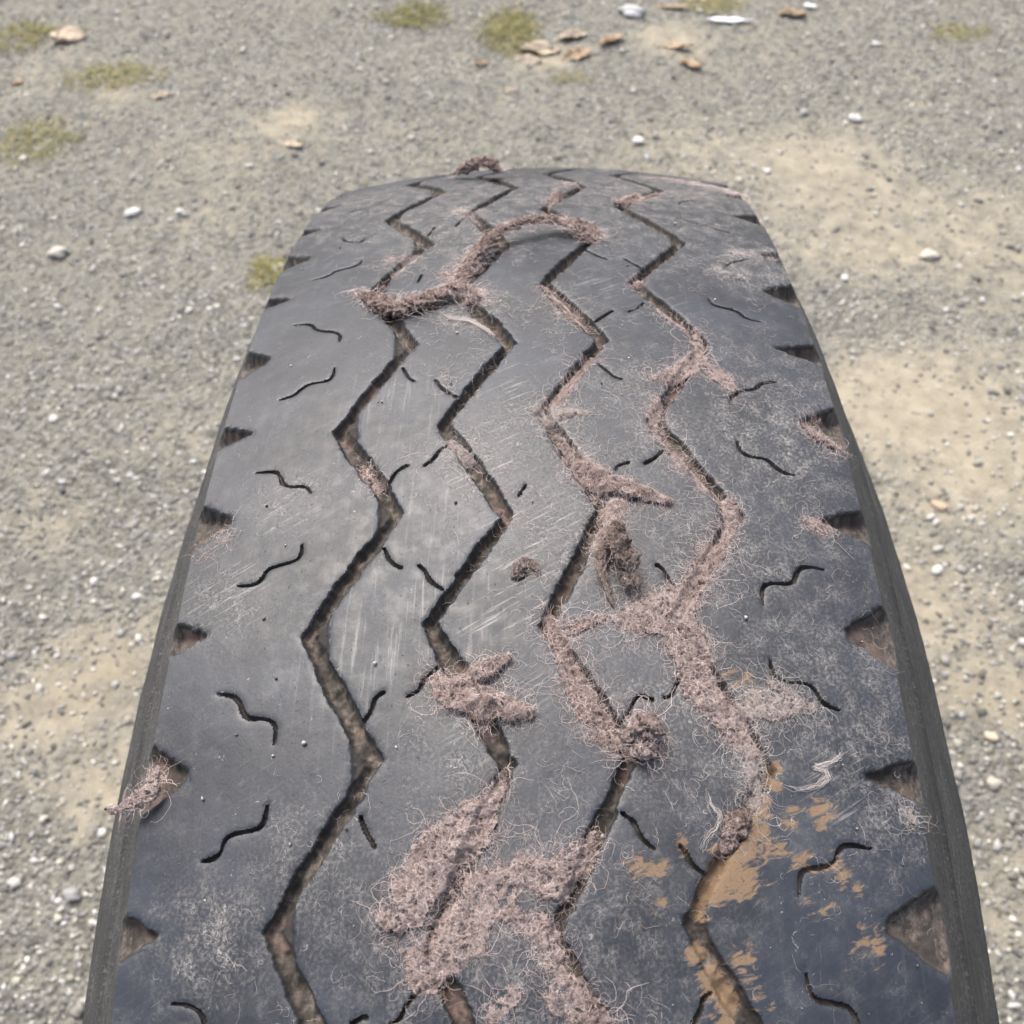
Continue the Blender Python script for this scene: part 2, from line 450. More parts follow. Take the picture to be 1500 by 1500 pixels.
def gravel(n, smin, smax, power, seed):
    r = np.random.default_rng(seed)
    # spread over the part of the yard in view
    px = r.uniform(-60, 1560, n * 3); py = 1560 - 1600 * r.uniform(0, 1, n * 3) ** 0.8
    G = px_ground(px, py)
    keep = (np.abs(G[:, 0]) < 2.1) & (G[:, 1] < 3.2)
    sm = sand_mask(G[:, 0], G[:, 1]); dens = np.clip(0.9 - .75 * sm, 0.16, 1.0)
    keep &= r.uniform(size=len(px)) < dens * 0.9
    G = G[keep][:n]; n = len(G)
    sz = smin + (smax - smin) * r.uniform(size=n) ** power
    bv, bf = I0; nb = len(bv)
    jit = 1 + 0.42 * (r.uniform(size=(n, nb)) - 0.5) * 2
    a = r.uniform(0, 2 * np.pi, n); el = r.uniform(0.65, 1.5, n); fl = r.uniform(0.45, 0.8, n)
    P = bv[None] * jit[..., None]
    P = P * np.stack([el, 1 / el, fl], -1)[:, None, :]
    ca, sa = np.cos(a)[:, None], np.sin(a)[:, None]
    Q = np.stack([P[..., 0] * ca - P[..., 1] * sa, P[..., 0] * sa + P[..., 1] * ca, P[..., 2]], -1) * (sz / 2)[:, None, None]
    Q[..., 0] += G[:, 0:1]; Q[..., 1] += G[:, 1:2]; Q[..., 2] += (ground_relief(G[:, 0], G[:, 1]) + sz * 0.08)[:, None]
    Fc = (bf[None] + (np.arange(n) * nb)[:, None, None]).reshape(-1, 3)
    val = np.clip(r.lognormal(math.log(0.215), 0.50, n), 0.06, 0.55)
    val = np.where(r.uniform(size=n) < .12, r.uniform(.40, .66, n), val)
    tint = r.uniform(size=n)
    colr = np.stack([val * (1 + 0.05 * tint), val * (1.0 + 0.01 * tint), val * (1.0 - 0.16 * tint)], -1)
    colr = np.repeat(colr[:, None], nb, 1).reshape(-1, 3)
    return Q.reshape(-1, 3), Fc, colr

Va, Fa, Ca = gravel(30000, 0.004, 0.0095, 1.4, 3)
Vb, Fb, Cb = gravel(2600, 0.008, 0.018, 2.0, 4)
gv = link('gravel', mesh_np('gravel', np.concatenate([Va, Vb]), np.concatenate([Fa, Fb + len(Va)]), True, {'col': np.concatenate([Ca, Cb])}), PEB)
tag(gv, 'loose grey gravel strewn over the yard', 'gravel', kind='stuff')

# ------------------------------------------------------------------ tyre: tread height field
def smin_dist(s, v, pts, rad=None):
    """distance to a polyline (n,2), and the interpolated value of rad (n,) at the nearest point"""
    best = np.full(s.shape, 1e9); br = np.zeros(s.shape)
    for i in range(len(pts) - 1):
        a, b = pts[i], pts[i + 1]; e = b - a; L = (e ** 2).sum() + 1e-16
        t = np.clip(((s - a[0]) * e[0] + (v - a[1]) * e[1]) / L, 0, 1)
        d = np.hypot(s - a[0] - t * e[0], v - a[1] - t * e[1])
        if rad is None:
            best = np.minimum(best, d)
        else:
            r = rad[i] + (rad[i + 1] - rad[i]) * t
            k = (d - r) < (best - br); best = np.where(k, d, best); br = np.where(k, r, br)
    return best if rad is None else (best, br)

GROOVES = [
 [('L',395,1365),('R',548,1115),('L',450,930),('R',583,752),('L',497,630),('R',603,505),('L',545,428),('R',628,357),('L',567,322),('R',645,280),('L',598,267)],
 [('L',632,1385),('R',745,1120),('L',630,910),('R',743,755),('L',650,622),('R',746,503),('L',672,428),('R',738,362),('L',690,313),('R',748,276),('L',700,257)],
 [('L',812,1370),('R',925,1105),('L',800,915),('R',883,745),('L',795,605),('R',882,497),('L',797,415),('R',868,350),('L',800,306),('R',853,273),('L',818,255)],
 [('L',1008,1350),('R',1125,1130),('L',985,910),('R',1078,755),('L',955,615),('R',1033,505),('L',928,413),('R',1000,355),('L',905,300),('R',966,277),('L',905,258)]]
PITCH_S = TR * 0.14612; HP = PITCH_S / 2
CG = [-.05468, -.01715, .0173, .05516]; AG = [.01187, .01124, .01023, .01212]; PH = [.0755, .07445, .07603, .07645]
gpoly = []
for gi in range(4):
    s_, v_ = px_tread([q[1] for q in GROOVES[gi]], [q[2] for q in GROOVES[gi]])
    reg_s = TR * PH[gi] + (np.arange(11) - 4) * HP
    reg_v = np.array([CG[gi] + (AG[gi] if q[0] == 'R' else -AG[gi]) for q in GROOVES[gi]])
    wgt = np.array([.9] * 8 + [.6, .35, .2])
    s_ = s_ * wgt + reg_s * (1 - wgt); v_ = v_ * wgt + reg_v * (1 - wgt)
    # regular continuation round the tyre (43 pitches)
    lo = [(reg_s[0] - HP * j, CG[gi] + (AG[gi] if j % 2 else -AG[gi])) for j in range(1, 12)][::-1]
    hi = [(reg_s[-1] + HP * j, CG[gi] + (AG[gi] if j % 2 else -AG[gi])) for j in range(1, 70)]
    pts = np.array(lo + list(zip(s_, v_)) + hi)
    gpoly.append((pts, len(lo)))

SIPES = [  # shoulder sipes, left then right; then the short sipes that open into the grooves
 [(392,1178),(386,1208),(374,1216),(338,1222),(327,1234),(324,1248),(314,1258),(295,1262)],
 [(318,1017),(338,1018),(351,1027),(355,1043),(362,1053),(390,1052),(403,1060),(403,1075),(401,1090)],
 [(442,797),(441,812),(432,822),(398,830),(388,838),(384,848),(372,857),(348,858)],
 [(375,692),(404,690),(411,698),(413,708),(424,713),(448,711),(456,722)],
 [(490,538),(488,552),(478,559),(454,562),(440,571),(432,579),(410,586)],
 [(430,475),(456,473),(463,484),(490,486),(499,490),(497,499)],
 [(531,380),(524,389),(492,396),(482,404),(457,410)],
 [(500,347),(506,354),(528,355),(535,349)], [(560,296),(530,305),(508,312)],
 [(250,1470),(280,1473),(297,1488),(302,1515),(330,1522)],
 [(1171,1313),(1171,1285),(1178,1273),(1212,1270),(1224,1262),(1228,1245),(1240,1236),(1278,1243)],
 [(1128,965),(1132,990),(1155,1000),(1183,1000),(1196,1012),(1203,1030),(1235,1042)],
 [(1118,886),(1116,862),(1124,853),(1158,855),(1165,848),(1168,834),(1182,828),(1208,834)],
 [(1079,643),(1083,659),(1097,668),(1124,671),(1136,684),(1148,692),(1168,696)],
 [(1070,592),(1069,582),(1085,572),(1108,569),(1114,560),(1140,558)],
 [(1038,437),(1043,447),(1080,455),(1091,466),(1115,471)],
 [(1028,403),(1029,394)], [(1062,392),(1070,384),(1098,380)],
 [(1002,318),(1012,325),(1038,330),(1055,338),(1072,341)], [(994,299),(996,295),(1026,294)],
 [(1180,1420),(1186,1455),(1200,1468),(1238,1472),(1252,1484),(1262,1510)],
 [(534,1056),(545,1040),(549,1022),(562,1014)], [(597,1019),(612,1013),(622,994),(641,977)], [(528,1197),(535,1218),(549,1241)],
 [(563,803),(571,824),(588,832)], [(613,828),(622,834),(630,852),(648,863)], [(570,708),(580,690),(597,681)], [(622,681),(634,674),(642,660),(660,650)],
 [(590,538),(598,553),(607,558)], [(638,556),(648,570),(668,580)], [(515,1500),(532,1489),(536,1492)], [(570,1502),(585,1496),(596,1470),(614,1451)],
 [(903,1062),(922,1047),(928,1026),(936,1017),(955,1025)], [(974,1022),(986,1018),(992,998),(1002,986)],
 [(912,1191),(930,1205),(940,1230),(958,1243)], [(996,1238),(1004,1246),(1012,1266),(1034,1282)], [(1015,1500),(1026,1482),(1030,1462),(1042,1455)],
 [(902,688),(905,682),(920,677)], [(945,678),(958,672),(970,660)], [(962,827),(972,833),(978,848),(990,860)],
 [(876,532),(890,543),(900,552),(912,555)], [(872,470),(882,464),(897,455)], [(858,366),(874,374),(889,379)], [(916,379),(924,384),(938,392)], [(921,456),(934,452),(943,443)],
 [(626,345),(636,333)], [(668,330),(680,318)], [(770,710),(760,725)], [(612,412),(618,402)],
]
sip = []
for q in SIPES:
    s_, v_ = px_tread([a[0] for a in q], [a[1] for a in q]); q = np.stack([s_, v_], 1)
    if len(q) > 2:
        for _ in range(2):
            mid_ = np.empty((2 * (len(q) - 1), 2)); mid_[0::2] = .75 * q[:-1] + .25 * q[1:]; mid_[1::2] = .25 * q[:-1] + .75 * q[1:]
            q = np.concatenate([q[:1], mid_, q[-1:]])
    sip.append(q)

# shoulder notches: (edge sign, photo row at the edge, length inwards in m, half span in m)
NOTCH = [(-1, 1372, .013, .0058), (-1, 1140, .0150, .0098), (-1, 935, .0135, .0058), (-1, 770, .0145, .0090), (-1, 640, .0140, .0055), (-1, 532, .0130, .0090),
         (-1, 444, .0130, .0050), (-1, 385, .0150, .0085), (-1, 341, .013, .0055), (-1, 307, .015, .008),
         (1, 1360, .0185, .0110), (1, 1140, .0180, .0062), (1, 930, .0165, .0105), (1, 768, .0180, .0065), (1, 625, .0170, .0105), (1, 517, .0190, .0065),
         (1, 432, .0165, .0100), (1, 378, .0150, .0060), (1, 322, .0150, .0090), (1, 290, .015, .006)]
notches = []
for sg, row, ln, hs_ in NOTCH:
    # centre where the tread edge passes that row
    xs = np.linspace(150, 480, 400) if sg < 0 else np.linspace(1060, 1420, 400)
    s_, v_ = px_tread(xs, np.full(400, row)); j = np.argmin(np.abs(v_ - sg * HW)); notches.append((sg, s_[j], ln, hs_))
    lo_s = None
for sg in (-1, 1):      # continue out of view
    have = sorted(n[1] for n in notches if n[0] == sg)
    for j in range(1, 4):
        notches.append((sg, have[0] - HP * j, .014, .008 if j % 2 else .006))
    for j in range(1, 60):
        notches.append((sg, have[-1] + HP * j, .014, .008 if j % 2 else .006))

# mud smears and scuffed areas, soft fields in tread coordinates (px, py, radius in m, strength)
MUDF = [(1138,1120,.003,.8),(1136,1150,.003,.75),(1118,1185,.004,.75),(1100,1215,.0055,.95),(1085,1245,.006,1.0),(1068,1275,.006,1.0),(1045,1305,.0055,.9),(1025,1335,.004,.85),(1022,1400,.004,.85),(1045,1440,.0055,.9),(1065,1470,.0055,.9),(1205,1200,.008,.60),(1160,1200,.006,.58),(1115,1250,.009,.60),(1085,1285,.009,.66),(1060,1300,.006,.66),(1180,1265,.007,.50),(1230,1285,.010,.52),(1190,1300,.008,.52),(1060,1262,.006,.66),
        (930,1268,.006,.56),(960,1270,.006,.56),(965,1322,.004,.56),(1085,1405,.006,.62),(1098,1440,.006,.56),(1000,1236,.004,.58),(1270,1375,.010,.46),(1300,1330,.008,.42),(1070,1000,.008,.50),
        (1250,930,.008,.40),(1060,1490,.007,.66),(1040,1450,.005,.6),(1215,1340,.008,.48),(1180,1210,.010,.46),(1130,1140,.004,.62),(1122,1170,.004,.6),(1100,1205,.005,.64),(1030,1345,.004,.58),(1110,1475,.007,.5)]
DUST_SHEENF = [(560,290,.06,.8),(720,285,.06,.85),(950,320,.06,.7),(660,345,.04,.8),(1060,300,.05,.8),(480,340,.04,.5),(1010,700,.05,.55),(1180,750,.04,.5),(1200,1000,.045,.6),(1100,820,.03,.6),(960,980,.04,.6),(880,960,.03,.5),(1290,1180,.025,.6),(1150,560,.04,.55),(980,350,.05,.5),(820,450,.03,.5),(590,330,.04,.7),(900,270,.05,.7),(800,1180,.04,.45),(900,1400,.04,.4),(700,1180,.05,.5),(820,830,.022,.55),(700,690,.03,.9),(830,760,.03,1.0),(1000,800,.05,.55),(430,730,.016,.9),(330,890,.02,.7),(310,1370,.02,.8),(520,1330,.03,.55),  # first spots pale the far crest: dust together with sheen painted as colour
         (700,450,.02,.9),(1100,390,.03,.9),(1130,640,.03,.9),(930,560,.03,.6),(1000,1040,.04,.7),(1260,1080,.03,.6),(640,300,.05,.6),(850,300,.05,.5),(1000,280,.06,.9),(450,1250,.02,.7),
         (680,1080,.02,.9),(760,640,.03,.8),(980,640,.02,.8),(560,560,.03,.4),(840,1380,.05,.5),(740,1430,.05,.6)]
LONGF = [(600,930,.030,1.0),(590,600,.024,.85),(620,1400,.020,.6),(620,760,.02,.7),(570,1050,.015,.4)]
DIAGF = [(790,880,.020,1.0),(790,780,.018,1.0),(720,680,.016,.8),(740,960,.016,.9),(850,660,.02,.5),(700,1060,.012,.6),(760,560,.02,.5),(330,860,.016,.5),(430,740,.012,.7),(1230,1150,.014,.5),(900,420,.03,.4)]
def soft(s, v, L):
    m = np.zeros_like(s)
    for px, py, r, a in L:
        s0, v0 = px_tread(px, py); m = np.maximum(m, a * np.exp(-((s - s0[0]) ** 2 + (v - v0[0]) ** 2) / (r * r)))
    return m

WG = [(.0031, .0026), (.0032, .0025), (.0030, .0025), (.0030, .0025)]     # half widths of the / and \ runs
DG = [.0046, .0050, .0048, .0046]
CUT = [.0046, .0008, .0006, .0034]
def groove_fields(s, v):
    """per groove: signed distance (negative inside), depth there, side"""
    out = []
    for gi in range(4):
        pts, off = gpoly[gi]
        vg = np.interp(s, pts[:, 0], pts[:, 1])
        k = np.clip(np.searchsorted(pts[:, 0], s) - 1, 0, len(pts) - 2)
        sl = (pts[k + 1, 1] - pts[k, 1]) / (pts[k + 1, 0] - pts[k, 0]); co = 1 / np.sqrt(1 + sl * sl)
        t = (s - pts[k, 0]) / (pts[k + 1, 0] - pts[k, 0])
        w = np.where(sl > 0, WG[gi][1], WG[gi][0])       # photo '/' = v falling towards the viewer
        w = w * (0.80 + 0.30 * np.sin(np.pi * t)) * (1 + 0.30 * (fbm(s * 160, v * 0 + gi * 7.7, 5 + gi, 3) - 0.5))
        hw = w / co
        jl = (fbm(s * 420, v * 0 + gi, 31 + gi, 3) - 0.5) * 0.0015 + (fbm(s * 90, v * 0 + gi, 131 + gi, 2) - .5) * .0012; jr = (fbm(s * 420, v * 0 + 9 + gi, 61 + gi, 3) - 0.5) * 0.0015 + (fbm(s * 90, v * 0 + gi, 161 + gi, 2) - .5) * .0012
        bl = vg - hw + jl; br = vg + hw + jr
        # corners of the ribs cut away at the bends (shallow pockets)
        near = np.where(t < .5, k, k + 1)
        isL = ((near - off) % 2) == 0
        va = pts[near, 1]
        cut = CUT[gi]
        br2 = np.where(isL, np.maximum(br, va + hw * 0.9 + cut), br)
        bl2 = np.where(~isL, np.minimum(bl, va - hw * 0.9 - cut), bl)
        D = np.maximum(bl2 - v, v - br2) * co
        Din = np.maximum(bl - v, v - br) * co
        d = DG[gi] * (0.62 + 0.38 * sstep(0.0, -.0016, Din)) * np.where(Din > 0, 0.55, 1.0)
        d = d * (0.90 + 0.75 * (fbm(s * 260, v * 320, 90 + gi, 4) - 0.5))
        out.append((D, d, v > vg))
    return out

def notch_field(s, v, n):
    sg, s0, ln, hs_ = n
    x = HW - v * sg; y = s - s0                      # x inwards from the edge, y along
    d = np.maximum.reduce([y - hs_, -(y + hs_ * 1.15),
                           (x * hs_ * .75 + (y - hs_ * .15) * ln * .8 - ln * hs_ * .70) / np.hypot(hs_ * .75, ln * .8),
                           (x * hs_ * 1.15 - y * ln - ln * hs_ * 1.15) / np.hypot(hs_ * 1.15, ln)])
    dep = 0.0012 + 0.0058 * np.clip(1 - x / ln, 0, 1) ** 0.8
    d = np.maximum(d, x - ln * .86)
    return d, dep

def build_fields(s, v, fine=True):
    shp = s.shape
    H = np.zeros(shp); D = np.full(shp, 1.0); reg = np.full(shp, -1, int); wall_h = np.zeros(shp)
    gf = groove_fields(s, v)
    rib = sum((g_[2].astype(int) for g_ in gf))
    for gi, (d, dep, _) in enumerate(gf):
        H = np.minimum(H, -dep * sstep(0.0, .0014, -d)); D = np.minimum(D, d); reg = np.where(d < -1e-6, 100 + gi, reg)
    for ni, n in enumerate(notches):
        b = (np.abs(s - n[1]) < .02) & (v * n[0] > HW - .03)
        if not b.any(): continue
        d, dep = notch_field(s[b], v[b], n)
        d = d + (fbm(s[b] * 500, v[b] * 500, 200 + ni, 3) - .5) * .0016
        H[b] = np.minimum(H[b], -dep * sstep(0, .0026, -d)); D[b] = np.minimum(D[b], d); reg[b] = np.where(d < -1e-6, 200 + ni, reg[b])
    if fine:
        for si, q in enumerate(sip):
            lo = q.min(0) - .003; hi = q.max(0) + .003
            b = (s > lo[0]) & (s < hi[0]) & (v > lo[1]) & (v < hi[1])
            if not b.any(): continue
            nq = len(q); w = .00072 * np.clip(np.minimum(np.arange(nq), np.arange(nq)[::-1]) * .12 + .45, .45, 1.0) if si < 21 else np.full(nq, .00066)
            d0, r0 = smin_dist(s[b], v[b], q, w)
            d = d0 - r0 * (1 + .7 * (fbm(s[b] * 300, v[b] * 300, 400 + si, 2) - .5))
            H[b] = np.minimum(H[b], -.0028 * sstep(0, .0005, -d)); D[b] = np.minimum(D[b], d)
            reg[b] = np.where((d < -1e-6) & (reg[b] < 0), 400 + si, reg[b])
    return H, D, reg, rib

S0, S1, S2 = -0.205, 0.17, 0.40
s_arr = np.concatenate([np.arange(S0, S1, .00052), np.arange(S1, S2, .00085)])
v_arr = np.linspace(-HW, HW, 431)
S, Vv = np.meshgrid(s_arr, v_arr, indexing='ij')
H, D, REG, RIB = build_fields(S, Vv)
# pull grid points that lie next to a cut onto its edge, so that edges run clean
ds = np.gradient(s_arr)[:, None]; dv = v_arr[1] - v_arr[0]
Dc = np.clip(D, -.003, .003)
gS, gV = np.gradient(Dc, s_arr, v_arr); g2 = gS ** 2 + gV ** 2 + 1e-3
cell = np.minimum(ds, dv)
mv = (np.abs(D) < .5 * cell) & (g2 > .2)
dS = np.where(mv, -D * gS / g2, 0); dV = np.where(mv, -D * gV / g2, 0)
dS = np.clip(dS, -.5 * ds, .5 * ds); dV = np.clip(dV, -.5 * dv, .5 * dv)
dV[:, 0] = dV[:, -1] = 0; dS[0] = dS[-1] = 0
Sg = S + dS; Vg = Vv + dV
H = np.where(mv, 0, H)
Hgrid = H.copy()
out_d = np.where(mv, 0, np.maximum(D, 0))
H = H - np.where(H > -1e-5, .00026 * np.exp(-out_d / .0006), 0)
H = H + (fbm(S * 45, Vv * 45, 77, 3) - .5) * .0007 + (fbm(S * 260, Vv * 260, 78, 3) - .5) * .00006
DEP = np.clip(-Hgrid / .0035, 0, 1)
attrs_all = {'sv': np.stack([S, Vv, 0 * S], -1).reshape(-1, 3), 'depth': DEP.ravel(),
             'mud': soft(S, Vv, MUDF).ravel(), 'dust': soft(S, Vv, DUST_SHEENF).ravel(),
             'streak_long': soft(S, Vv, LONGF).ravel(), 'streak_diag': soft(S, Vv, DIAGF).ravel()}
PV = surf(Sg, Vg, H).reshape(-1, 3)
ns, nv = S.shape
ii = np.arange(ns * nv).reshape(ns, nv)
FQ = np.stack([ii[:-1, :-1], ii[1:, :-1], ii[1:, 1:], ii[:-1, 1:]], -1).reshape(-1, 4)
REGs = np.where(mv, -1, REG).ravel()
fr = REGs[FQ].max(1)                        # face belongs to a cut if any of its corners is inside one
frib = np.round(RIB.ravel()[FQ].mean(1)).astype(int)
key = np.where(fr >= 0, fr, frib)

def sub_mesh(name, faces):
    u, inv = np.unique(faces, return_inverse=True)
    return mesh_np(name, PV[u], inv.reshape(-1, 4), True, {k: a[u] for k, a in attrs_all.items()})

def h_at(s, v):
    """height of the tread surface (cuts included) at any s, v"""
    i = np.clip(np.searchsorted(s_arr, s), 0, ns - 1); j = np.clip(np.round((v + HW) / dv).astype(int), 0, nv - 1)
    return Hgrid[i, j]

tyre = empty('truck_tyre', (0, 0, 0))
tag(tyre, 'worn black truck tyre standing upright on gravel, zigzag grooves clogged with fibre', 'tyre')
ribs = []
for k in range(5):
    ribs.append(link('shoulder_rib' if k in (0, 4) else 'tread_rib', sub_mesh('rib', FQ[key == k]), RUB, tyre))
for k in range(4):
    link('zigzag_groove', sub_mesh('groove', FQ[key == 100 + k]), RUB, tyre)
for ni, n in enumerate(notches):
    f = FQ[key == 200 + ni]
    if len(f) > 8: link('shoulder_notch', sub_mesh('notch', f), RUB, ribs[0 if n[0] < 0 else 4])
for si, q in enumerate(sip):
    f = FQ[key == 400 + si]
    if len(f) > 8:
        vm = q[:, 1].mean(); sm_ = q[:, 0].mean()
        r_ = int(sum(vm > np.interp(sm_, gp[0][:, 0], gp[0][:, 1]) for gp in gpoly))
        link('sipe', sub_mesh('sipe', f), RUB, ribs[r_])

# the rest of the tread, round the back and underneath, with the same pattern at a coarser grain
sc = np.linspace(S2 - .00085, S0 + 2 * math.pi * TR, 560); vc = np.linspace(-HW, HW, 91)
Sc, Vc = np.meshgrid(sc, vc, indexing='ij')
Hc, Dcx, Rc_, _ = build_fields(Sc, Vc, False)
Hc = Hc + (fbm(Sc * 45, Vc * 45, 77, 3) - .5) * .0011
ic = np.arange(Sc.size).reshape(Sc.shape)
Fc = np.stack([ic[:-1, :-1], ic[1:, :-1], ic[1:, 1:], ic[:-1, 1:]], -1).reshape(-1, 4)
zc = np.zeros(Sc.size)
link('tread_band', mesh_np('tread_band', surf(Sc, Vc, Hc).reshape(-1, 3), Fc, True,
     {'sv': np.stack([Sc, Vc, 0 * Sc], -1).reshape(-1, 3), 'depth': np.clip(-Hc / .0035, 0, 1).ravel(), 'mud': zc, 'dust': zc + .3, 'streak_long': zc, 'streak_diag': zc}), RUB, tyre)

# sidewalls: profile (outwards from the tread edge, inwards along the radius), in metres
PROF = [(.0010, .0020), (.0050, .0100), (.0100, .0200), (.0200, .040), (.0300, .060), (.0400, .080), (.0475, .095), (.0515, .106), (.0535, .120), (.052, .15), (.041, .19), (.022, .222), (-.001, .25), (-.014, .265), (-.020, .274), (-.030, .280)]
RE = TR - KC * HW * HW / 2
for sg in (-1, 1):
    pr = np.array([(-.0002, 0.0002)] + PROF)
    # resample the profile finely, with moulded ribs near the shoulder
    tt = np.concatenate([np.linspace(0, 3, 40), np.linspace(3, 8, 60)[1:], np.linspace(8, len(pr) - 1, 24)[1:]])
    po = np.interp(tt, np.arange(len(pr)), pr[:, 0]); pi_ = np.interp(tt, np.arange(len(pr)), pr[:, 1])
    # smooth
    for _ in range(3):
        po[2:-1] = (po[1:-2] + 2 * po[2:-1] + po[3:]) / 4; pi_[2:-1] = (pi_[1:-2] + 2 * pi_[2:-1] + pi_[3:]) / 4
    fa = np.concatenate([np.linspace(S0, S2, 560, endpoint=False), np.linspace(S2, S0 + 2 * math.pi * TR, 240)]) / TR
    A, T = np.meshgrid(fa, np.arange(len(tt)), indexing='ij')
    O_ = po[T]; N_ = pi_[T]
    ridge = .0005 * np.maximum(0, np.sin(N_ * 2 * np.pi / .0042)) ** 2 * (N_ > .012) * (N_ < .10)
    O_ = O_ + ridge + (fbm(A * TR * 40, N_ * 60 + 3 * sg, 300 + sg, 4) - .5) * .0012 * (N_ > .004)
    for n0, am in ((.016, .0007), (.030, .0011), (.034, .0007), (.058, .0012), (.078, .0009)):
        O_ = O_ + am * np.exp(-((N_ - n0) / .0011) ** 2)
    # shoulder notches run out over the upper sidewall as scallops
    Srow = A * TR; e_s = fa * TR
    He, _d, _r, _q = build_fields(e_s[:, None], np.full((len(e_s), 1), sg * HW), False)
    cut = np.repeat(-He, len(tt), 1) + .00025
    r = RE - np.maximum(N_, cut)
    flr = np.clip((cut - N_) / .0015, 0, 1) * (cut > .001)
    P = np.stack([sg * (HW + O_), r * np.sin(A), TR + r * np.cos(A)], -1).reshape(-1, 3)
    im = np.arange(A.size).reshape(A.shape)
    Fm = np.stack([im[:-1, :-1], im[1:, :-1], im[1:, 1:], im[:-1, 1:]], -1).reshape(-1, 4)
    if sg > 0: Fm = Fm[:, ::-1]
    sw = link('sidewall', mesh_np('sidewall', P, Fm, True, {'sv': np.stack([Srow, N_, 0 * N_], -1).reshape(-1, 3), 'floor': flr.ravel()}), SIDE, tyre)
# inner liner closing the casing
fa = np.linspace(0, 2 * np.pi, 181); lp = np.array([(-.080, .280), (-.095, .25), (-.105, .19), (-.10, .11), (-.08, .05), (0, .035), (.08, .05), (.10, .11), (.105, .19), (.095, .25), (.080, .280)])
A, T = np.meshgrid(fa, np.arange(len(lp)), indexing='ij'); r = RE - lp[T, 1]
P = np.stack([lp[T, 0], r * np.sin(A), TR + r * np.cos(A)], -1).reshape(-1, 3); im = np.arange(A.size).reshape(A.shape)
link('inner_liner', mesh_np('liner', P, np.stack([im[:-1, :-1], im[1:, :-1], im[1:, 1:], im[:-1, 1:]], -1).reshape(-1, 4), True,
     {'sv': P.copy()}), SIDE, tyre)

# ------------------------------------------------------------------ fibres
def strand_mesh(name, P, rad, tone, mat, parent=None):
    """P (n,k,3) polylines -> thin two-sided ridged threads, one mesh"""
    n, k, _ = P.shape
    Tn = np.gradient(P, axis=1); Tn /= np.linalg.norm(Tn, axis=2)[..., None] + 1e-12
    rd = P - np.array([0, 0, TR]); rd[..., 0] = 0; rd /= np.linalg.norm(rd, axis=2)[..., None]
    B = np.cross(Tn, rd); B /= np.linalg.norm(B, axis=2)[..., None] + 1e-9
    N = np.cross(B, Tn)
    tp = np.linspace(0, 1, k); taper = (1 - .6 * np.abs(2 * tp - 1) ** 3)[None, :, None]
    R_ = rad[:, None, None] * taper
    W = np.stack([P + B * R_, P + N * R_, P - B * R_], 2)          # (n,k,3,3)
    base = (np.arange(n) * k * 3)[:, None, None] + (np.arange(k - 1) * 3)[None, :, None]
    q = np.stack([np.stack([base + a, base + a + 1, base + a + 4, base + a + 3], -1) for a in (0, 1)], 2)
    me = mesh_np(name, W.reshape(-1, 3), q.reshape(-1, 4), True, {'tone': np.repeat(tone, k * 3)})
    o = link(name, me, mat, parent); o['kind'] = 'stuff'
    return o

def walk(r, s, v, n, k, step, curl, ang0=None, spread=np.pi):
    a = (r.uniform(-spread, spread, n) if ang0 is None else ang0 + r.normal(0, spread, n))
    dk = r.normal(0, curl, (n, 1)) + r.normal(0, curl * .8, (n, k)); a = a[:, None] + np.cumsum(dk, 1)
    st = step * np.clip(r.lognormal(-.15, .5, n), .3, 2.6)[:, None]
    Sx = s[:, None] + np.cumsum(np.cos(a) * st, 1); Vx = v[:, None] + np.cumsum(np.sin(a) * st, 1)
    return Sx, np.clip(Vx, -HW - .004, HW + .004)

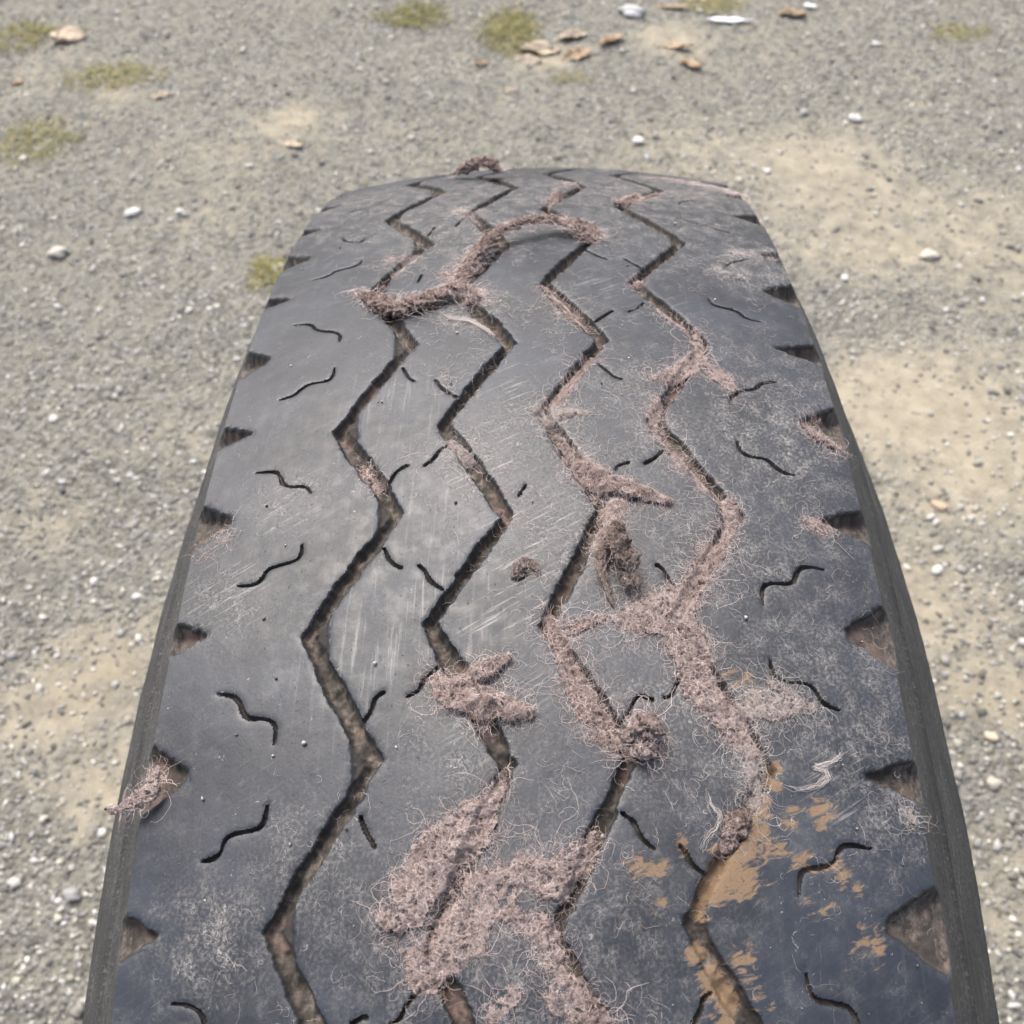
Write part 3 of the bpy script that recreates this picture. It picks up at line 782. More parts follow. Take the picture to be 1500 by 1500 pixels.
class Clump:
    """a pad of matted fibre lying on the tread: capsules (px, py, radius px, height mm)"""
    def __init__(self, caps, seed, rag=.45):
        self.seed = seed; self.rag = rag; self.lines = []
        for line in caps:
            a = np.array(line, float); s, v = px_tread(a[:, 0], a[:, 1]); m = px_scale(a[:, 0], a[:, 1])
            self.lines.append((np.stack([s, v], 1), a[:, 2] * m * .98, a[:, 3] / 1000 * .8))
    def sd(self, s, v):
        best = np.full(s.shape, 1.0); top = np.zeros(s.shape); rr = np.full(s.shape, .001)
        for pts, rad, hh in self.lines:
            if len(pts) == 1: pts = np.concatenate([pts, pts + 1e-5]); rad = np.repeat(rad, 2); hh = np.repeat(hh, 2)
            for i in range(len(pts) - 1):
                a, b = pts[i], pts[i + 1]; e = b - a; L = (e ** 2).sum() + 1e-16
                t = np.clip(((s - a[0]) * e[0] + (v - a[1]) * e[1]) / L, 0, 1)
                r = rad[i] + (rad[i + 1] - rad[i]) * t; d = np.hypot(s - a[0] - t * e[0], v - a[1] - t * e[1]) - r
                k = d < best; best = np.where(k, d, best); rr = np.where(k, r, rr); top = np.where(k, hh[i] + (hh[i + 1] - hh[i]) * t, top)
        nz = (fbm(s * 150, v * 150, self.seed, 4) - .5) * 2
        return best + nz * rr * self.rag, rr, top
    def height(self, s, v):
        d, rr, top = self.sd(s, v)
        base = np.maximum(h_at(s, v), -.0035)
        q = np.clip(-d / np.maximum(rr * .9, .0008), 0, 1)
        prof = np.sqrt(1 - (1 - q) ** 2)
        lump = fbm(s * 330, v * 330, self.seed + 50, 4) - .5; fine = fbm(s * 1300, v * 1300, self.seed + 60, 2) - .5
        hole = fbm(s * 950, v * 950, self.seed + 70, 4)
        h = base * (1 - .55 * prof) + top * prof + prof * (lump * np.minimum(.0042, .0012 + top * 1.1) + fine * .0009) - prof * sstep(.62, .78, hole) * .0013
        return np.where(d < 0, h, base - .0006), d
    def bbox(self, pad):
        al = np.concatenate([l[0] for l in self.lines]); rm = max(l[1].max() for l in self.lines)
        return al.min(0) - rm - pad, al.max(0) + rm + pad
    def mesh(self, name, step=.00048):
        lo, hi = self.bbox(.002); s = np.arange(lo[0], hi[0], step); v = np.arange(max(lo[1], -HW), min(hi[1], HW), step)
        Sx, Vx = np.meshgrid(s, v, indexing='ij'); h, d = self.height(Sx, Vx)
        jS = (vnoise(Sx * 4000, Vx * 4000, 5) - .5) * step * .7; jV = (vnoise(Sx * 4000, Vx * 4000, 6) - .5) * step * .7
        P = surf(Sx + jS, Vx + jV, h).reshape(-1, 3); ix = np.arange(Sx.size).reshape(Sx.shape)
        F = np.stack([ix[:-1, :-1], ix[1:, :-1], ix[1:, 1:], ix[:-1, 1:]], -1).reshape(-1, 4)
        ins = (d.ravel()[F] < 0).any(1)
        # the rim frays into a lace of threads
        _, rr_, _t = self.sd(Sx, Vx); q = np.clip(-d / np.maximum(rr_, 1e-4), 0, 1)
        wx = (fbm(Sx * 300, Vx * 300, self.seed + 80, 3) - .5) * 3.0; wy = (fbm(Sx * 300 + 9, Vx * 300, self.seed + 81, 3) - .5) * 3.0
        lace = np.minimum(np.abs(vnoise(Sx * 420 + wx, Vx * 420 + wy, self.seed + 82) - .5), np.abs(vnoise(Sx * 520 - wy, Vx * 520 + wx, self.seed + 83) - .5))
        keep = lace < .05 + .55 * sstep(.06, .42, q)
        F = F[ins & keep.ravel()[F].all(1)]
        u, inv = np.unique(F, return_inverse=True)
        return mesh_np(name, P[u], inv.reshape(-1, 4), True)
    def strands(self, r, n, halo, k=9, step=.0008, curl=.62, lift=.0003):
        lo, hi = self.bbox(halo); S_ = []; V_ = []; c = 0
        while c < n:
            s = r.uniform(lo[0], hi[0], 4 * n); v = r.uniform(max(lo[1], -HW), min(hi[1], HW), 4 * n); d, rr, tp = self.sd(s, v)
            pr = np.where(d < 0, 1.0, np.exp(-(d / (halo * .42)) ** 2) * .085); m = r.uniform(size=len(s)) < pr
            S_.append(s[m]); V_.append(v[m]); c += m.sum()
        s = np.concatenate(S_)[:n]; v = np.concatenate(V_)[:n]
        Sx, Vx = walk(r, s, v, n, k, step, curl)
        h, d = self.height(Sx, Vx); h = np.where(d < 0, h, np.maximum(h_at(Sx, Vx), -.0018))
        tt = np.linspace(0, 1, k)[None]
        arch = np.sin(np.pi * tt) * np.abs(r.normal(0, lift, n))[:, None] + np.abs(r.normal(0, lift * .45, n))[:, None] * tt
        return surf(Sx, Vx, h + .00015 + arch), d

def fibre(label, caps, n, seed, halo=.006, felt=FELT, strand=STRAND, rag=.45, lift=.0003, rad=.000026, cat='fibre clump', name='fibre_clump', step=.0008, core=True, k=9, group=None):
    n = int(n * .55); k = 8
    c = Clump(caps, seed, rag); r = np.random.default_rng(seed)
    s0, v0 = c.lines[0][0][0]
    root = empty(name); tag(root, label, cat, group)
    if core: link('matted_core', c.mesh('matted_core'), felt, root)
    P, d = c.strands(r, n, halo, k=k, step=step, lift=min(lift, .0012))
    strand_mesh('loose_strands', P, rad * r.uniform(.6, 1.5, n), r.uniform(0, 1, n) ** .9, strand, root)
    return root

def rope(root, path, seed, felt, strand, n, twist=.25, flat=.75, k=8, lift=.002, part='rolled_core'):
    """lumpy roll of fibre: path (px, py, height mm, radius px)"""
    r = np.random.default_rng(seed); a = np.array(path, float); s, v = px_tread(a[:, 0], a[:, 1]); m = px_scale(a[:, 0], a[:, 1])
    L = np.stack([s, v, a[:, 2] / 1000], 1); rad = a[:, 3] * m
    t = np.linspace(0, len(a) - 1, 30 * (len(a) - 1) + 1)
    # Catmull-Rom style smoothing by repeated averaging of the resampled line
    Q = np.stack([np.interp(t, np.arange(len(a)), L[:, i]) for i in range(3)], 1); R_ = np.interp(t, np.arange(len(a)), rad)
    for _ in range(60): Q[1:-1] = (Q[:-2] + 2 * Q[1:-1] + Q[2:]) / 4; R_[1:-1] = (R_[:-2] + 2 * R_[1:-1] + R_[2:]) / 4
    T = np.gradient(Q, axis=0); T /= np.linalg.norm(T, axis=1)[:, None] + 1e-12
    up = np.array([0, 0, 1.0]); B = np.cross(T, up); B /= np.linalg.norm(B, axis=1)[:, None] + 1e-9; N = np.cross(B, T)
    nu = 44; th = np.linspace(0, 2 * np.pi, nu, endpoint=False)
    TT, TH = np.meshgrid(np.arange(len(t)), th, indexing='ij'); cap = np.sqrt(np.clip(1 - (np.abs(2 * TT / (len(t) - 1) - 1)) ** 6, 0.02, 1))
    arc = np.concatenate([[0], np.cumsum(np.linalg.norm(np.diff(Q, axis=0), axis=1))])[TT]
    lum = (fbm(arc * 260 + 3, np.cos(TH) * 2.2 + seed, seed, 4) + fbm(arc * 300 + 7, np.sin(TH) * 2.2 + seed, seed + 9, 4) - 1) * 1.5
    fin = fbm(arc * 1500 + TH * 2, TH * 5 + arc * 200, seed + 3, 2) - .5
    knot = fbm(arc * 520 + np.cos(TH) * 1.7, np.sin(TH) * 1.7 + arc * 300, seed + 5, 4) - .5
    rr = R_[TT] * cap * (1 + lum * .7 + knot * 1.1 + fin * .5)
    Pt = Q[TT] + B[TT] * (np.cos(TH) * rr)[..., None] + N[TT] * (np.sin(TH) * rr * flat)[..., None]
    hm = h_at(Pt[..., 0], Pt[..., 1]); 
    P = surf(Pt[..., 0], Pt[..., 1], np.maximum(Pt[..., 2], np.minimum(hm, 0) - .0005))
    ix = np.arange(P.shape[0] * nu).reshape(-1, nu); F = np.stack([ix[:-1], ix[1:], np.roll(ix, -1, 1)[1:], np.roll(ix, -1, 1)[:-1]], -1).reshape(-1, 4)
    link(part, mesh_np(part, P.reshape(-1, 3), F, True), felt, root)
    n = int(n * .6)
    i = r.integers(0, len(t), n); j = r.uniform(0, 2 * np.pi, n)
    st = Q[i] + (B[i] * np.cos(j)[:, None] + N[i] * (np.sin(j) * flat)[:, None]) * (R_[i] * r.uniform(.85, 1.08, n))[:, None]
    along = np.arctan2(T[i, 1], T[i, 0]) + np.where(r.uniform(size=n) < .5, 0, np.pi)
    Sx, Vx = walk(r, st[:, 0], st[:, 1], n, k, .0008, .5, along, .8)
    dz = np.cumsum(r.normal(0, .00016, (n, k)) - .00004, 1)
    Hh = np.maximum(st[:, 2:3] + dz, h_at(Sx, Vx) + .0001)
    strand_mesh('loose_strands', surf(Sx, Vx, Hh), .000032 * r.uniform(.6, 1.5, n), r.uniform(0, 1, n), strand, root)

# --- pads and clogged runs (px, py, radius px, height mm)
fibre('long pinkish fibre mat sagging along a groove in front, its slit end pointing left',
      [[(738,1130,7,1),(722,1175,20,2),(690,1215,38,2.2),(645,1255,48,2.4),(610,1300,46,2.2),(600,1340,34,2)], [(560,1345,16,2.5),(590,1352,22,2.5)]], 1700, 101, .006, rag=.5)
fibre('broad pale pink fibre web bridging the two middle grooves at the bottom',
      [[(700,1330,40,1),(670,1370,45,1),(630,1405,42,1.0),(610,1430,22,.6)], [(700,1300,36,1),(770,1285,34,1.0),(830,1290,40,1.3),(855,1245,26,1.2),(872,1220,12,1)],
       [(735,1340,24,.7),(790,1350,30,.9),(815,1400,18,.6)]], 2300, 102, .010, rag=.75)
fibre('ragged brown fibre lining the bottom edge groove, beside a looped strand',
      [[(800,1395,20,.2),(825,1440,26,.2),(850,1480,30,.6),(865,1510,30,.6)], [(800,1455,6,1.6),(812,1480,8,1.8),(850,1490,10,1.5)], [(745,1460,18,.4),(720,1490,14,.4)]], 850, 103, .009, rag=.6)
fibre('wide pale pink mat crossing the right-hand groove, with dark holes',
      [[(915,905,20,.6),(950,900,34,.9),(990,900,38,1.2),(1005,935,36,1.4),(1015,985,30,1.6),(1045,1030,32,1.6),(1075,1065,26,1.4),(1100,1095,16,1)], [(1000,895,24,1.2),(1020,870,20,1)]], 2500, 104, .011, rag=.55)
fibre('pale web tongue reaching from the right-hand groove over a shoulder cut',
      [[(1085,1045,20,.7),(1120,1035,26,.9),(1160,1032,20,.8),(1185,1035,12,.6)], [(1130,1000,10,.5),(1150,1015,14,.5)]], 1000, 105, .007, strand=STRAND_W, rag=.6)
fibre('pinkish fibre packed in the right-hand groove below the pale web, fraying to the left',
      [[(1095,1095,12,.6),(1100,1125,16,.2),(1108,1160,15,-.6),(1105,1178,10,-.6)]], 700, 106, .012, strand=STRAND_W)
fibre('reddish fibre roll filling the slanting run of the right-hand groove above the pale web',
      [[(1000,872,18,.8),(1025,840,19,.8),(1048,808,18,.6),(1062,790,12,.4)]], 900, 107, .008, felt=FELT_RED)
fibre('pink fibre wad packed into the right-hand groove corner pointing right',
      [[(1068,735,14,.4),(1072,758,15,.8),(1064,785,10,.4)]], 420, 108, .005)
fibre('thin pink fibre ribbon along the right-hand groove between two bends',
      [[(962,640,7,0),(985,665,10,.4),(1010,695,12,.2),(1035,718,8,0)]], 500, 109, .006)
fibre('bushy pink fibre tangle spreading both sides of the right-hand groove',
      [[(1018,482,8,.2),(1028,512,14,1.2),(1010,540,20,1.6),(980,556,16,1.4),(945,553,8,.6)], [(1030,530,14,1),(1055,555,14,.6),(1072,568,8,.4)]], 1300, 110, .012, rag=.6)
fibre('small pale tuft at a left bend of the right-hand groove below the bushy tangle',
      [[(962,588,10,.2),(955,615,9,.6),(960,630,8,.4)]], 350, 111, .006)
fibre('pink fibre thread bundle in the upper right-hand groove before the bushy tangle',
      [[(955,450,6,-.5),(985,468,8,.2),(1005,478,7,.2)]], 280, 112, .006)
fibre('little brown plug in a left corner of the upper right-hand groove', [[(925,418,7,.6),(938,408,6,.4)]], 130, 113, .003, felt=FELT_RED)
fibre('brown fibre heap in the far right-hand groove near the horizon of the tyre', [[(905,298,7,1),(935,290,9,1.6),(960,286,7,1.2)]], 350, 114, .008, felt=FELT_RED, step=.0014)
fibre('upright reddish tuft in the far third groove', [[(805,303,5,1),(816,288,8,3.0),(822,283,5,2)]], 220, 115, .006, felt=FELT_RED, lift=.003)
fibre('brown fibre string packed in the third groove between two upper bends',
      [[(797,420,7,.8),(812,437,10,1),(835,460,12,1),(855,478,10,.6)]], 650, 116, .005, felt=FELT_RED)
fibre('fibre strand lying in the third groove on a slanting run at mid height', [[(868,520,9,-.6),(840,555,11,-.2),(812,590,12,0)]], 520, 117, .005, felt=FELT_RED)
fibre('pale pink fluffy tuft at a left corner of the third groove', [[(788,598,9,.8),(803,618,14,1.2),(822,608,16,1.0),(850,605,9,.4)]], 700, 118, .008, strand=STRAND_W, rag=.6)
fibre('dark brown fibre pad in the third groove just above the lobed strip', [[(812,635,10,.4),(830,655,13,.8),(852,682,17,1.6)]], 480, 119, .005, felt=FELT_GREY)
c_ = fibre('thick brown felt strip curling out of the third groove onto the rib to its right',
      [[(858,690,22,2.2),(885,710,24,2.8),(920,720,17,3.2),(955,730,14,3.0),(980,738,9,2.4)]], 1100, 120, .003, felt=FELT_RED, rag=.25)
fibre('hanging felt ribbon below the brown strip, torn open round a dark gap',
      [[(902,745,20,1.2),(895,772,17,1.6),(878,795,10,1.4),(874,822,9,.8)], [(912,775,8,1.8),(918,798,7,1.8)]], 700, 121, .004)
fibre('ragged brown fibre running down the third groove to the knobbly lump',
      [[(806,905,13,.3),(815,940,17,.6),(835,985,21,1),(858,1030,22,1.2),(885,1070,20,1.2),(902,1092,14,.8)], [(825,925,9,.6),(860,915,11,.8),(885,905,6,.5)]], 1800, 122, .012, felt=FELT_RED, rag=.55)
fibre('fuzzy brown felt flap lying over the second groove, two lobes pointing right',
      [[(640,1000,16,1.2),(665,1020,30,2.8),(705,1030,30,3.6),(745,1040,24,3.4),(772,1045,16,3)], [(672,1000,18,2.6),(710,985,20,3.4),(745,965,7,2.6)]], 1600, 123, .008, felt=FELT_RED, strand=STRAND, rag=.3)
fibre('sparse tuft snagged in the second groove at a left bend', [[(660,645,9,.2),(672,655,12,.6),(690,672,10,.2)]], 420, 124, .012, strand=STRAND_W)
fibre('small white fluff beside a short cut left of the second groove', [[(648,552,7,.3),(656,560,6,.3)]], 120, 125, .004, strand=STRAND_W, core=False)
fibre('reddish fibre plug in a run of the first groove at mid height', [[(530,680,9,-1.0),(543,700,11,-.8),(552,712,8,-1.2)]], 260, 126, .003, felt=FELT_RED)
fibre('pink fringe of fibre across the first groove high on the left', [[(608,372,9,0),(590,382,10,.2),(570,380,9,.4)], [(605,380,10,-.3),(578,400,8,-.6)]], 500, 127, .008, strand=STRAND_W)
fibre('fluffy pink fibre bank along the second groove beside the arched strip',
      [[(672,400,10,.6),(690,380,16,1.2),(715,365,14,1),(735,358,9,.8)], [(665,410,8,.5),(645,400,8,.3)]], 900, 128, .009, rag=.7)
fibre('pale lint smear in the far second groove', [[(690,312,7,.3),(672,308,7,.3),(700,322,6,.2)]], 240, 129, .008, strand=STRAND_W, step=.0014)
fibre('pale fuzz around the second groove bend right of the twisted roll', [[(695,440,12,.4),(712,445,9,.4)], [(660,470,8,.2),(700,475,6,.2)]], 500, 130, .010, strand=STRAND_W, core=False)
fibre('pink shred caught in a right shoulder notch', [[(1178,622,6,.8),(1190,635,8,1.2),(1215,655,6,1.4),(1236,663,4,.8)], [(1195,610,4,1)]], 380, 131, .005, lift=.003)
fibre('orange-brown shred fanned out of a right shoulder notch', [[(1192,768,10,.3),(1215,776,8,-.4),(1180,762,6,.2)]], 260, 132, .004, felt=FELT_RED)
fibre('pinkish lint matted across a left shoulder notch', [[(330,785,9,-.3),(305,800,10,-.6),(290,815,7,-.8)]], 300, 133, .004, strand=STRAND)
fibre('pale dry lint on the upper right shoulder rib', [[(1070,372,8,.2),(1095,375,9,.3),(1135,372,7,.4)], [(1050,395,8,.2),(1085,410,8,.2)]], 700, 134, .012, strand=STRAND_W, core=False)
fibre('faint pink lint along the far top right shoulder', [[(960,262,5,.2),(1010,268,6,.3),(1060,280,6,.5),(1085,288,4,.8)]], 420, 135, .016, strand=STRAND, step=.002, core=False)
fibre('short curled plug in the far third groove by the horizon', [[(830,268,4,.6),(842,272,5,1)]], 110, 136, .006, step=.0014)
fibre('white cottony dab low on the right shoulder edge', [[(1335,1192,6,.5),(1338,1203,5,.4)]], 130, 137, .003, strand=STRAND_W)

# --- rolls and raised pieces
def raised(label, parts, seed, felt, strand, n, cat='fibre roll', name='fibre_roll', **kw):
    root = empty(name); tag(root, label, cat)
    for i, pth in enumerate(parts): rope(root, pth, seed + i, felt, strand, n, **kw)
    return root
raised('twisted reddish fibre roll lying across the rib between the first two grooves',
       [[(522,428,1.2,4),(545,445,2,11),(575,458,2.4,13),(610,452,3,12),(640,442,3.5,10),(662,434,3.5,10),(690,436,2.6,10),(705,440,1.2,7)]], 201, FELT_RED, STRAND, 2200, flat=.6)
raised('arched fibre strip lifted off the tread between the second and third grooves',
       [[(665,420,0,9),(685,395,1.5,10),(708,372,4,10),(740,355,6.5,9),(780,345,7.5,8),(815,340,5.5,9),(842,342,4,13),(862,347,3,15),(872,355,1,8)]], 211, FELT_RED, STRAND, 2800, flat=.5)
raised('knobbly fibre lump beside the third groove, paler nodule at its foot',
       [[(910,1085,1,8),(928,1080,3.5,15),(950,1074,5,17),(974,1078,3.5,10)], [(922,1098,2.5,10),(942,1105,3,14),(962,1102,2.5,8)], [(932,1064,4.5,9),(948,1056,4.5,7)]], 221, FELT, STRAND, 200, flat=.85)
raised('grey rolled fibre lump hanging below the torn felt ribbon',
       [[(905,770,2,8),(898,792,4,11),(904,815,5.5,14),(916,834,6,15),(924,850,5,10)], [(915,850,4,10),(928,862,3,13),(932,870,2,8)], [(886,800,3,7),(880,840,2.5,5),(890,868,1.5,4),(898,890,.6,3)]], 231, FELT_GREY, STRAND_G, 160, flat=.9)
raised('small grey curl of fibre alone on the middle rib',
       [[(758,850,1.2,9),(757,835,1.8,11),(770,828,2,8),(783,832,1.4,5),(792,842,.8,3)]], 241, FELT_GREY, STRAND_G, 160)
raised('curled brown shred standing on the far crest of the tyre',
       [[(664,262,2.5,4),(685,262,6,7),(705,262,8.5,8),(722,262,8,9),(735,262,3,6)]], 251, FELT_RED, STRAND, 800, flat=.7)
raised('brown fibre shred folded against a bend of the right-hand groove near the mud',
       [[(1095,1188,.4,10),(1082,1205,.6,14),(1070,1225,0,12),(1058,1250,-1,9)]], 261, FELT_RED, STRAND_G, 260, flat=.6)
raised('torn papery fibre shred sticking out over the left shoulder',
       [[(233,1122,1,6),(228,1145,2,11),(222,1165,3.5,13),(208,1180,5,10),(192,1188,6,6),(178,1191,6,5),(164,1190,6,3)]], 271, FELT, STRAND, 260, flat=.45)
# white thread squiggles
def thread(label, path, seed, n=60):
    r = np.random.default_rng(seed); a = np.array(path, float); s, v = px_tread(a[:, 0], a[:, 1])
    t = np.linspace(0, len(a) - 1, 40); S_ = np.interp(t, np.arange(len(a)), s); V_ = np.interp(t, np.arange(len(a)), v)
    P = []
    for i in range(n):
        j = r.integers(0, 26); q = np.arange(j, j + 14)
        o1, o2 = r.normal(0, .00035, 2); P.append(surf(S_[q] + o1 + np.cumsum(r.normal(0, .00018, 14)), V_[q] + o2 + np.cumsum(r.normal(0, .00018, 14)), np.full(14, .0004) + np.abs(r.normal(0, .0004))))
    root = empty('thread_squiggle'); tag(root, label, 'thread')
    strand_mesh('frayed_thread', np.array(P), .00003 * r.uniform(.7, 1.4, n), r.uniform(.4, 1, n), STRAND_W, root)
thread('white frayed thread in a zigzag on the right shoulder rib', [(1145,1148),(1170,1158),(1200,1150),(1214,1140),(1208,1128),(1190,1125),(1215,1118),(1230,1108),(1222,1098),(1205,1092)], 301, 34)
thread('wispy white thread bent beside the right-hand groove near the mud', [(1035,1155),(1040,1180),(1055,1195),(1050,1215),(1035,1230),(1025,1250)], 302, 28)
thread('single brown fibre string lying straight down from a groove on the left of centre', [(640,455),(660,468),(690,472),(715,487),(728,500)], 303, 50)

# --- fine lint over the whole tread
LINT = [(700,690,.03,1.0),(720,1080,.03,.7),(840,770,.04,1.0),(960,780,.04,1.0),(1000,640,.04,.8),(1150,650,.03,.8),(1080,960,.05,1.0),(1260,1060,.03,.9),(880,600,.05,.9),(420,740,.016,.5),
        (440,1250,.016,.35),(720,1350,.06,1.0),(620,1150,.03,.4),(900,1330,.05,.5),(1180,1380,.04,.35),(1080,395,.05,1.0),(700,460,.04,.9),(640,330,.06,.7),(850,330,.07,.5),(1000,280,.08,.9),(560,400,.03,.5),
        (1040,540,.03,1.0),(800,640,.04,1.0),(1060,880,.03,1.0),(980,1050,.04,1.0),(860,1060,.03,.9),(760,1230,.03,.5),(320,800,.02,.6),(310,1380,.02,.4),(700,520,.03,.6),(1250,1180,.03,.5)]
r = np.random.default_rng(77)
s = r.uniform(-.16, .33, 90000); v = r.uniform(-HW + .002, HW - .002, 90000)
den = np.clip(soft(s, v, LINT) * 1.1 - .18, 0.0, 1) * sstep(.50, .68, fbm(s * 110, v * 110, 500, 4))
m = r.uniform(size=len(s)) < den * .85; s = s[m][:4800]; v = v[m][:4800]; n = len(s)
Sx, Vx = walk(r, s, v, n, 7, .0007, .42)
P = surf(Sx, Vx, np.maximum(h_at(Sx, Vx), -.003) + .0002 + np.abs(r.normal(0, .0002, n))[:, None])
o = strand_mesh('loose_lint', P, .000021 * r.uniform(.6, 1.5, n), r.uniform(0, 1, n), STRAND_W)
tag(o, 'fine pale lint scattered over the worn tread', 'lint')

# --- crumbs of grit caught on the tread
r = np.random.default_rng(88); n = 120
cs = r.uniform(-.15, .2, n); cv = r.uniform(-HW * .95, HW * .95, n); sz = .0003 + .0008 * r.uniform(size=n) ** 3
cp = surf(cs, cv, np.maximum(h_at(cs, cv), -.004) + sz * .4)
CV = (cp[:, None] + I0[0][None] * (1 + 1.1 * (r.uniform(size=(n, 12)) - .5))[..., None] * (sz / 1.6)[:, None, None]).reshape(-1, 3)
vl = r.choice([.45, .36, .22, .06, .05], n); cc = np.repeat(np.stack([vl, vl * .96, vl * .9], -1), 12, 0)
o = link('grit_crumbs', mesh_np('grit', CV, (I0[1][None] + (np.arange(n) * 12)[:, None, None]).reshape(-1, 3), True, {'col': cc}), PEB)
tag(o, 'tiny crumbs of grit sprinkled on the tread', 'grit', kind='stuff')

# ------------------------------------------------------------------ things on the ground
def pebble(label, px, py, wpx, col, seed, flat=.6, el=1.0, name='pebble', cat='pebble'):
    r = np.random.default_rng(seed); G = px_ground(px, py)[0]; dist = np.linalg.norm(G - CAM); w = wpx * .86 * dist / FPX
    bv, bf = I2
    d = 1 + .5 * (fbm(bv[:, 0] * 1.3 + seed, bv[:, 1] * 1.3 + bv[:, 2], seed, 3) - .5) * 2
    P = bv * d[:, None] * np.array([el, 1 / el, flat]) * w / 2
    a = r.uniform(-.6, .6); R_ = np.array([[math.cos(a), -math.sin(a), 0], [math.sin(a), math.cos(a), 0], [0, 0, 1]]); P = P @ R_.T
    z = ground_relief(G[0:1], G[1:2])[0]
    o = link(name, mesh_np('pebble', P, bf, True, {'col': np.tile(np.array(col, float), (len(P), 1))}), PEB)
    o.location = (G[0], G[1], z + w * flat * .28); tag(o, label, cat, 'pale stones lying loose on the gravel')
Wt = (.60, .59, .565); Cr = (.47, .44, .38); Gy = (.29, .29, .285)
for i, a in enumerate([
    ('large round cream pebble left of the tyre, above the small grass patch', 84, 368, 24, Cr, .7, 1.1),
    ('oval white pebble on gravel, left one of a pair up from the tyre', 192, 309, 20, Wt, .5, 1.25),
    ('white pebble on gravel, right one of a pair left of the tyre crest', 263, 309, 14, Wt, .6, 1.0),
    ('bright white pebble on gravel just beyond the crest of the tyre', 935, 208, 18, Wt, .55, 1.15),
    ('white pebble beside dull grey ones in the upper right gravel', 1253, 173, 17, Wt, .6, 1.1),
    ('dull grey round pebble left of a white one, upper right gravel', 1178, 165, 16, Gy, .6, 1.0),
    ('pale oval pebble half sunk in sand right of the tyre', 1364, 372, 26, Cr, .5, 1.2),
    ('small white pebble in sand close to the right of the tyre crest', 1238, 405, 12, Wt, .7, 1.0),
    ('tiny white pebble on top of the upper right gravel', 1284, 62, 11, Wt, .6, 1.1),
    ('round cream pebble lowest at the right picture edge', 1455, 1148, 20, Cr, .8, 1.0),
    ('warm tinted pebble in gravel right of the sidewall, above the round cream one', 1452, 1080, 18, (.52, .44, .32), .7, 1.0),
    ('white pebble on sand near the right sidewall', 1372, 836, 17, Wt, .6, 1.1),
    ('white pebble on gravel level with the left sidewall, far left of it', 137, 848, 13, Wt, .7, 1.0),
    ('pale pebble left of the tyre midway down the picture', 78, 614, 13, Wt, .7, 1.0),
    ('grey-white flat stone at the top behind the dry leaves', 925, 20, 32, (.48, .49, .49), .5, 1.3),
    ('small white chip on the grass at the left picture edge', 34, 232, 12, Wt, .6, 1.0),
    ('white pebble right of the tyre crest at the edge of the sand', 1122, 251, 12, Wt, .6, 1.0),
    ('orange-tinted small stone in the sand right of the tyre', 1375, 743, 22, (.50, .36, .25), .45, 1.3),
    ('pale stone low on the left beside the sidewall', 62, 1200, 14, Cr, .7, 1.0),
    ('grey lump of stone in the left gravel low down', 108, 1312, 22, Gy, .7, 1.1),
    ('grey stone lowest on the left gravel', 20, 1292, 18, (.46, .45, .42), .7, 1.1)]):
    pebble(a[0], a[1], a[2], a[3], a[4], 600 + i, a[5], a[6])

def grass(label, px, py, wx, wy, n, seed, h=.035, dry=.4):
    r = np.random.default_rng(seed); c = px_ground(px, py)[0]
    ex = px_ground(px + wx / 2, py)[0]; ey = px_ground(px, py - wy / 2)[0]
    rx = np.linalg.norm(ex - c); ry = np.linalg.norm(ey - c)
    a = r.uniform(0, 2 * np.pi, n); q = np.sqrt(r.uniform(size=n)) * (1.15 - .5 * r.uniform(size=n))
    q = q * (.6 + .8 * fbm(np.cos(a) * 1.5 + seed, np.sin(a) * 1.5, seed, 2))
    x = c[0] + np.cos(a) * rx * q; y = c[1] + np.sin(a) * ry * q
    z = ground_relief(x, y); L = h * .4 * r.uniform(.4, 1.3, n); az = r.uniform(0, 2 * np.pi, n); le = r.uniform(.9, 2.2, n)
    k = 5; t = np.linspace(0, 1, k)[None]
    P = np.stack([x[:, None] + np.cos(az)[:, None] * L[:, None] * le[:, None] * t ** 1.4, y[:, None] + np.sin(az)[:, None] * L[:, None] * le[:, None] * t ** 1.4,
                  z[:, None] + L[:, None] * (t * np.maximum(.25, 1.1 - .5 * le[:, None] * t))], -1)
    B = np.stack([-np.sin(az), np.cos(az), 0 * az], -1)[:, None] * (.0016 * r.uniform(.6, 1.4, n))[:, None, None] * (1 - t ** 2)[..., None]
    W = np.stack([P - B, P + np.array([0, 0, .0005]), P + B], 2)
    base = (np.arange(n) * k * 3)[:, None, None] + (np.arange(k - 1) * 3)[None, :, None]
    f = np.stack([np.stack([base + b, base + b + 1, base + b + 4, base + b + 3], -1) for b in (0, 1)], 2).reshape(-1, 4)
    tone = np.clip(r.uniform(0, .55, n) + (r.uniform(size=n) < dry) * .5, 0, 1)
    o = link('grass_tuft', mesh_np('grass', W.reshape(-1, 3), f, True, {'tone': np.repeat(tone, k * 3)}), GRASS)
    tag(o, label, 'grass', 'low grass tufts in the gravel')
grass('olive grass patch at the left picture edge beside a wood chip', 35, 50, 130, 44, 420, 801, .04)
grass('flat yellowish grass patch below the wood chip', 165, 112, 160, 44, 420, 802, .035, .6)
grass('grass patch at the left edge with white chips at its foot', 50, 205, 130, 70, 460, 803, .035, .35)
grass('bright low grass tuft at the top, left of the leaf-strewn tuft', 605, 22, 110, 38, 420, 804, .04, .3)
grass('taller green tuft at the top with dry leaves against it', 745, 42, 100, 64, 520, 805, .06, .35)
grass('small yellow-green tuft touching the left side of the tyre', 392, 395, 55, 50, 260, 806, .035, .35)
grass('thin yellowish grass patch at the upper right', 1405, 45, 100, 34, 200, 807, .03, .6)
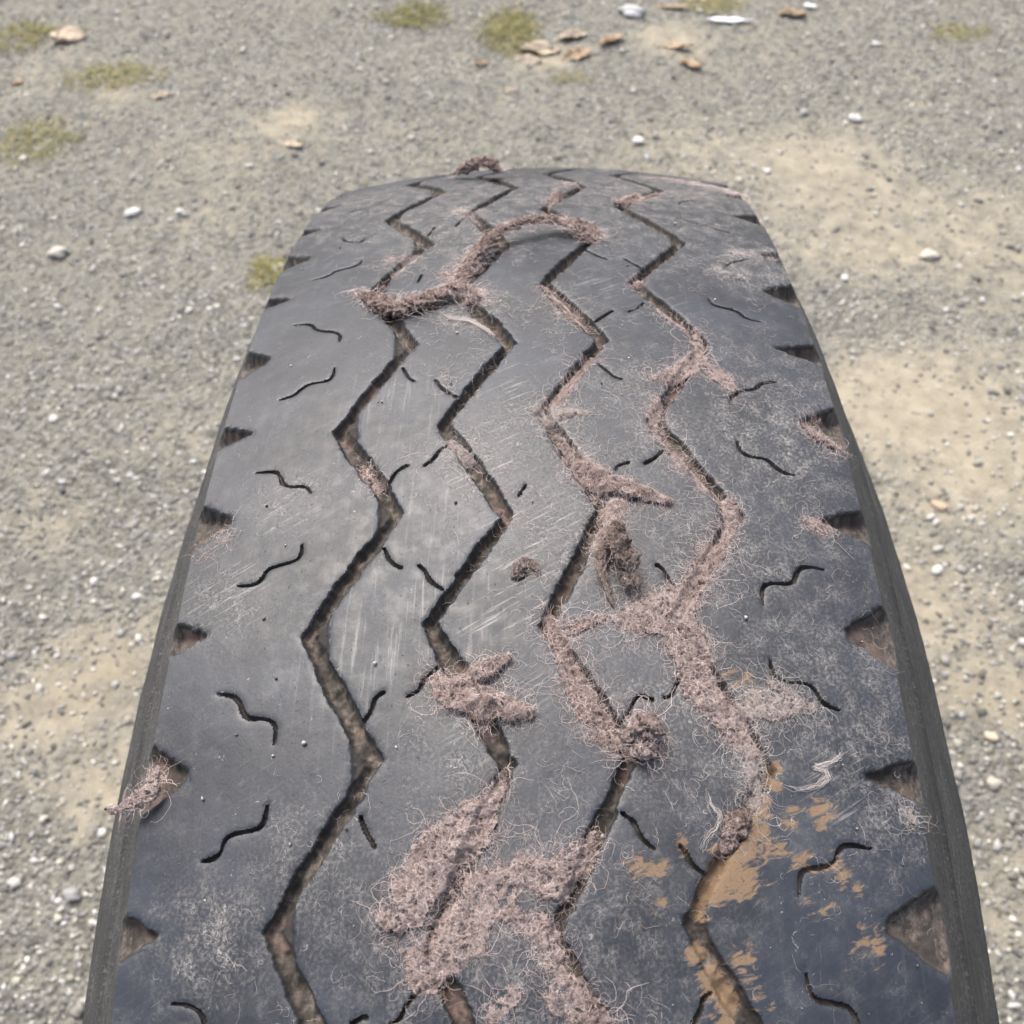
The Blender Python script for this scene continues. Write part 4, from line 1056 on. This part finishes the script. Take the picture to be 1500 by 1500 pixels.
grass('straggly tuft at the top edge above the white stick', 1045, 6, 110, 26, 260, 808, .035, .5)
grass('faint flattened grass spot below the dry leaves', 835, 112, 70, 20, 90, 809, .02, .8)

def leaf(label, px, py, lpx, wpx, ang, seed, mat, curl=.5, name='dry_leaf', cat='leaf', thick=.0008, lift=.0015):
    r = np.random.default_rng(seed); G = px_ground(px, py)[0]; sc_ = np.linalg.norm(G - CAM) / FPX
    L = lpx * .9 * sc_; W = wpx * .8 * sc_; nu, nvv = 17, 9; u = np.linspace(0, 1, nu); w = np.linspace(-1, 1, nvv); U, Wd = np.meshgrid(u, w, indexing='ij')
    hw = W / 2 * np.sin(np.pi * np.clip(U * .94 + .03, 0, 1)) ** .7 * (1 + .35 * (fbm(U * 4 + seed, Wd * 0 + seed, seed, 2) - .5))
    x = (U - .5) * L; y = Wd * hw; z = curl * W * .45 * Wd ** 2 * np.sin(np.pi * U) + (fbm(U * 5, Wd * 2 + seed, seed + 1, 3) - .5) * W * .5 + curl * L * .12 * (U - .4) ** 2 * 4
    top = np.stack([x, y, z], -1).reshape(-1, 3); bot = top - np.array([0, 0, thick]); ix = np.arange(nu * nvv).reshape(nu, nvv)
    q = np.stack([ix[:-1, :-1], ix[1:, :-1], ix[1:, 1:], ix[:-1, 1:]], -1).reshape(-1, 4); F = np.concatenate([q, q[:, ::-1] + nu * nvv])
    b = np.concatenate([ix[:, 0], ix[-1, 1:], ix[-2::-1, -1], ix[0, -2:0:-1]]); F = np.concatenate([F, np.stack([b, b + nu * nvv, np.roll(b, -1) + nu * nvv, np.roll(b, -1)], -1)])
    o = link(name, mesh_np(name, np.concatenate([top, bot]), F, True), mat); o.location = (G[0], G[1], ground_relief(G[0:1], G[1:2])[0] + lift); o.rotation_euler = (r.uniform(-.15, .15), r.uniform(-.15, .15), ang)
    tag(o, label, cat)
leaf('pinkish tan wood chip beside the olive grass at upper left', 102, 58, 46, 26, .15, 901, WOOD, .3, 'wood_chip', 'wood chip', .012, .012)
leaf('slim tan curled leaf right of the leaf litter at the top', 895, 63, 42, 20, .55, 902, LEAF, .9)
leaf('bent orange-brown leaf below the slim curled one, upper right of the crest', 1010, 96, 40, 18, -.75, 903, LEAF, 1.0)
leaf('crumpled tan leaf against the green tuft, uppermost of the litter', 838, 52, 44, 22, .1, 904, LEAF2, .8)
leaf('pale crumpled leaf in the middle of the litter by the green tuft', 790, 70, 60, 34, -.1, 905, LEAF2, .6)
leaf('flat straw-coloured leaf at the lower edge of the litter', 770, 88, 50, 26, -.15, 906, LEAF2, .4)
leaf('tan leaf at the right end of the litter', 845, 82, 46, 24, .3, 907, LEAF, .6)
leaf('small brown leaf scrap alone below the green tuft', 705, 90, 22, 12, .1, 908, LEAF, .8)
leaf('little pinkish leaf scrap between the litter and the crest', 748, 131, 22, 10, .2, 909, LEAF2, .5)
leaf('brown fallen leaf at the top edge right of the white stick', 1160, 22, 40, 20, -.2, 910, LEAF, .8)
leaf('pale beige scrap on gravel left of the crest', 425, 212, 48, 14, -.4, 911, LEAF2, .3)
leaf('beige scrap lowest on the flat yellowish grass patch', 235, 140, 30, 14, .3, 912, LEAF2, .5)
leaf('tan scrap at the left edge between two grass patches', 24, 118, 16, 12, .3, 913, LEAF, .6)
leaf('thin orange leaf shred at the top edge near the right tuft', 985, 12, 50, 12, -.35, 914, LEAF, .5)
leaf('wide brown leaf tangled in litter at the top right of centre', 985, 68, 60, 18, -.3, 915, LEAF, .5)
leaf('white stick-like scrap of plastic at the top right', 1070, 33, 66, 10, -.12, 916, WHITE, .15, 'plastic_scrap', 'plastic scrap', .004, .008)
leaf('small white fleck of plastic at the top edge', 1186, 11, 18, 9, -.4, 917, WHITE, .3, 'plastic_scrap', 'plastic scrap', .003, .008)
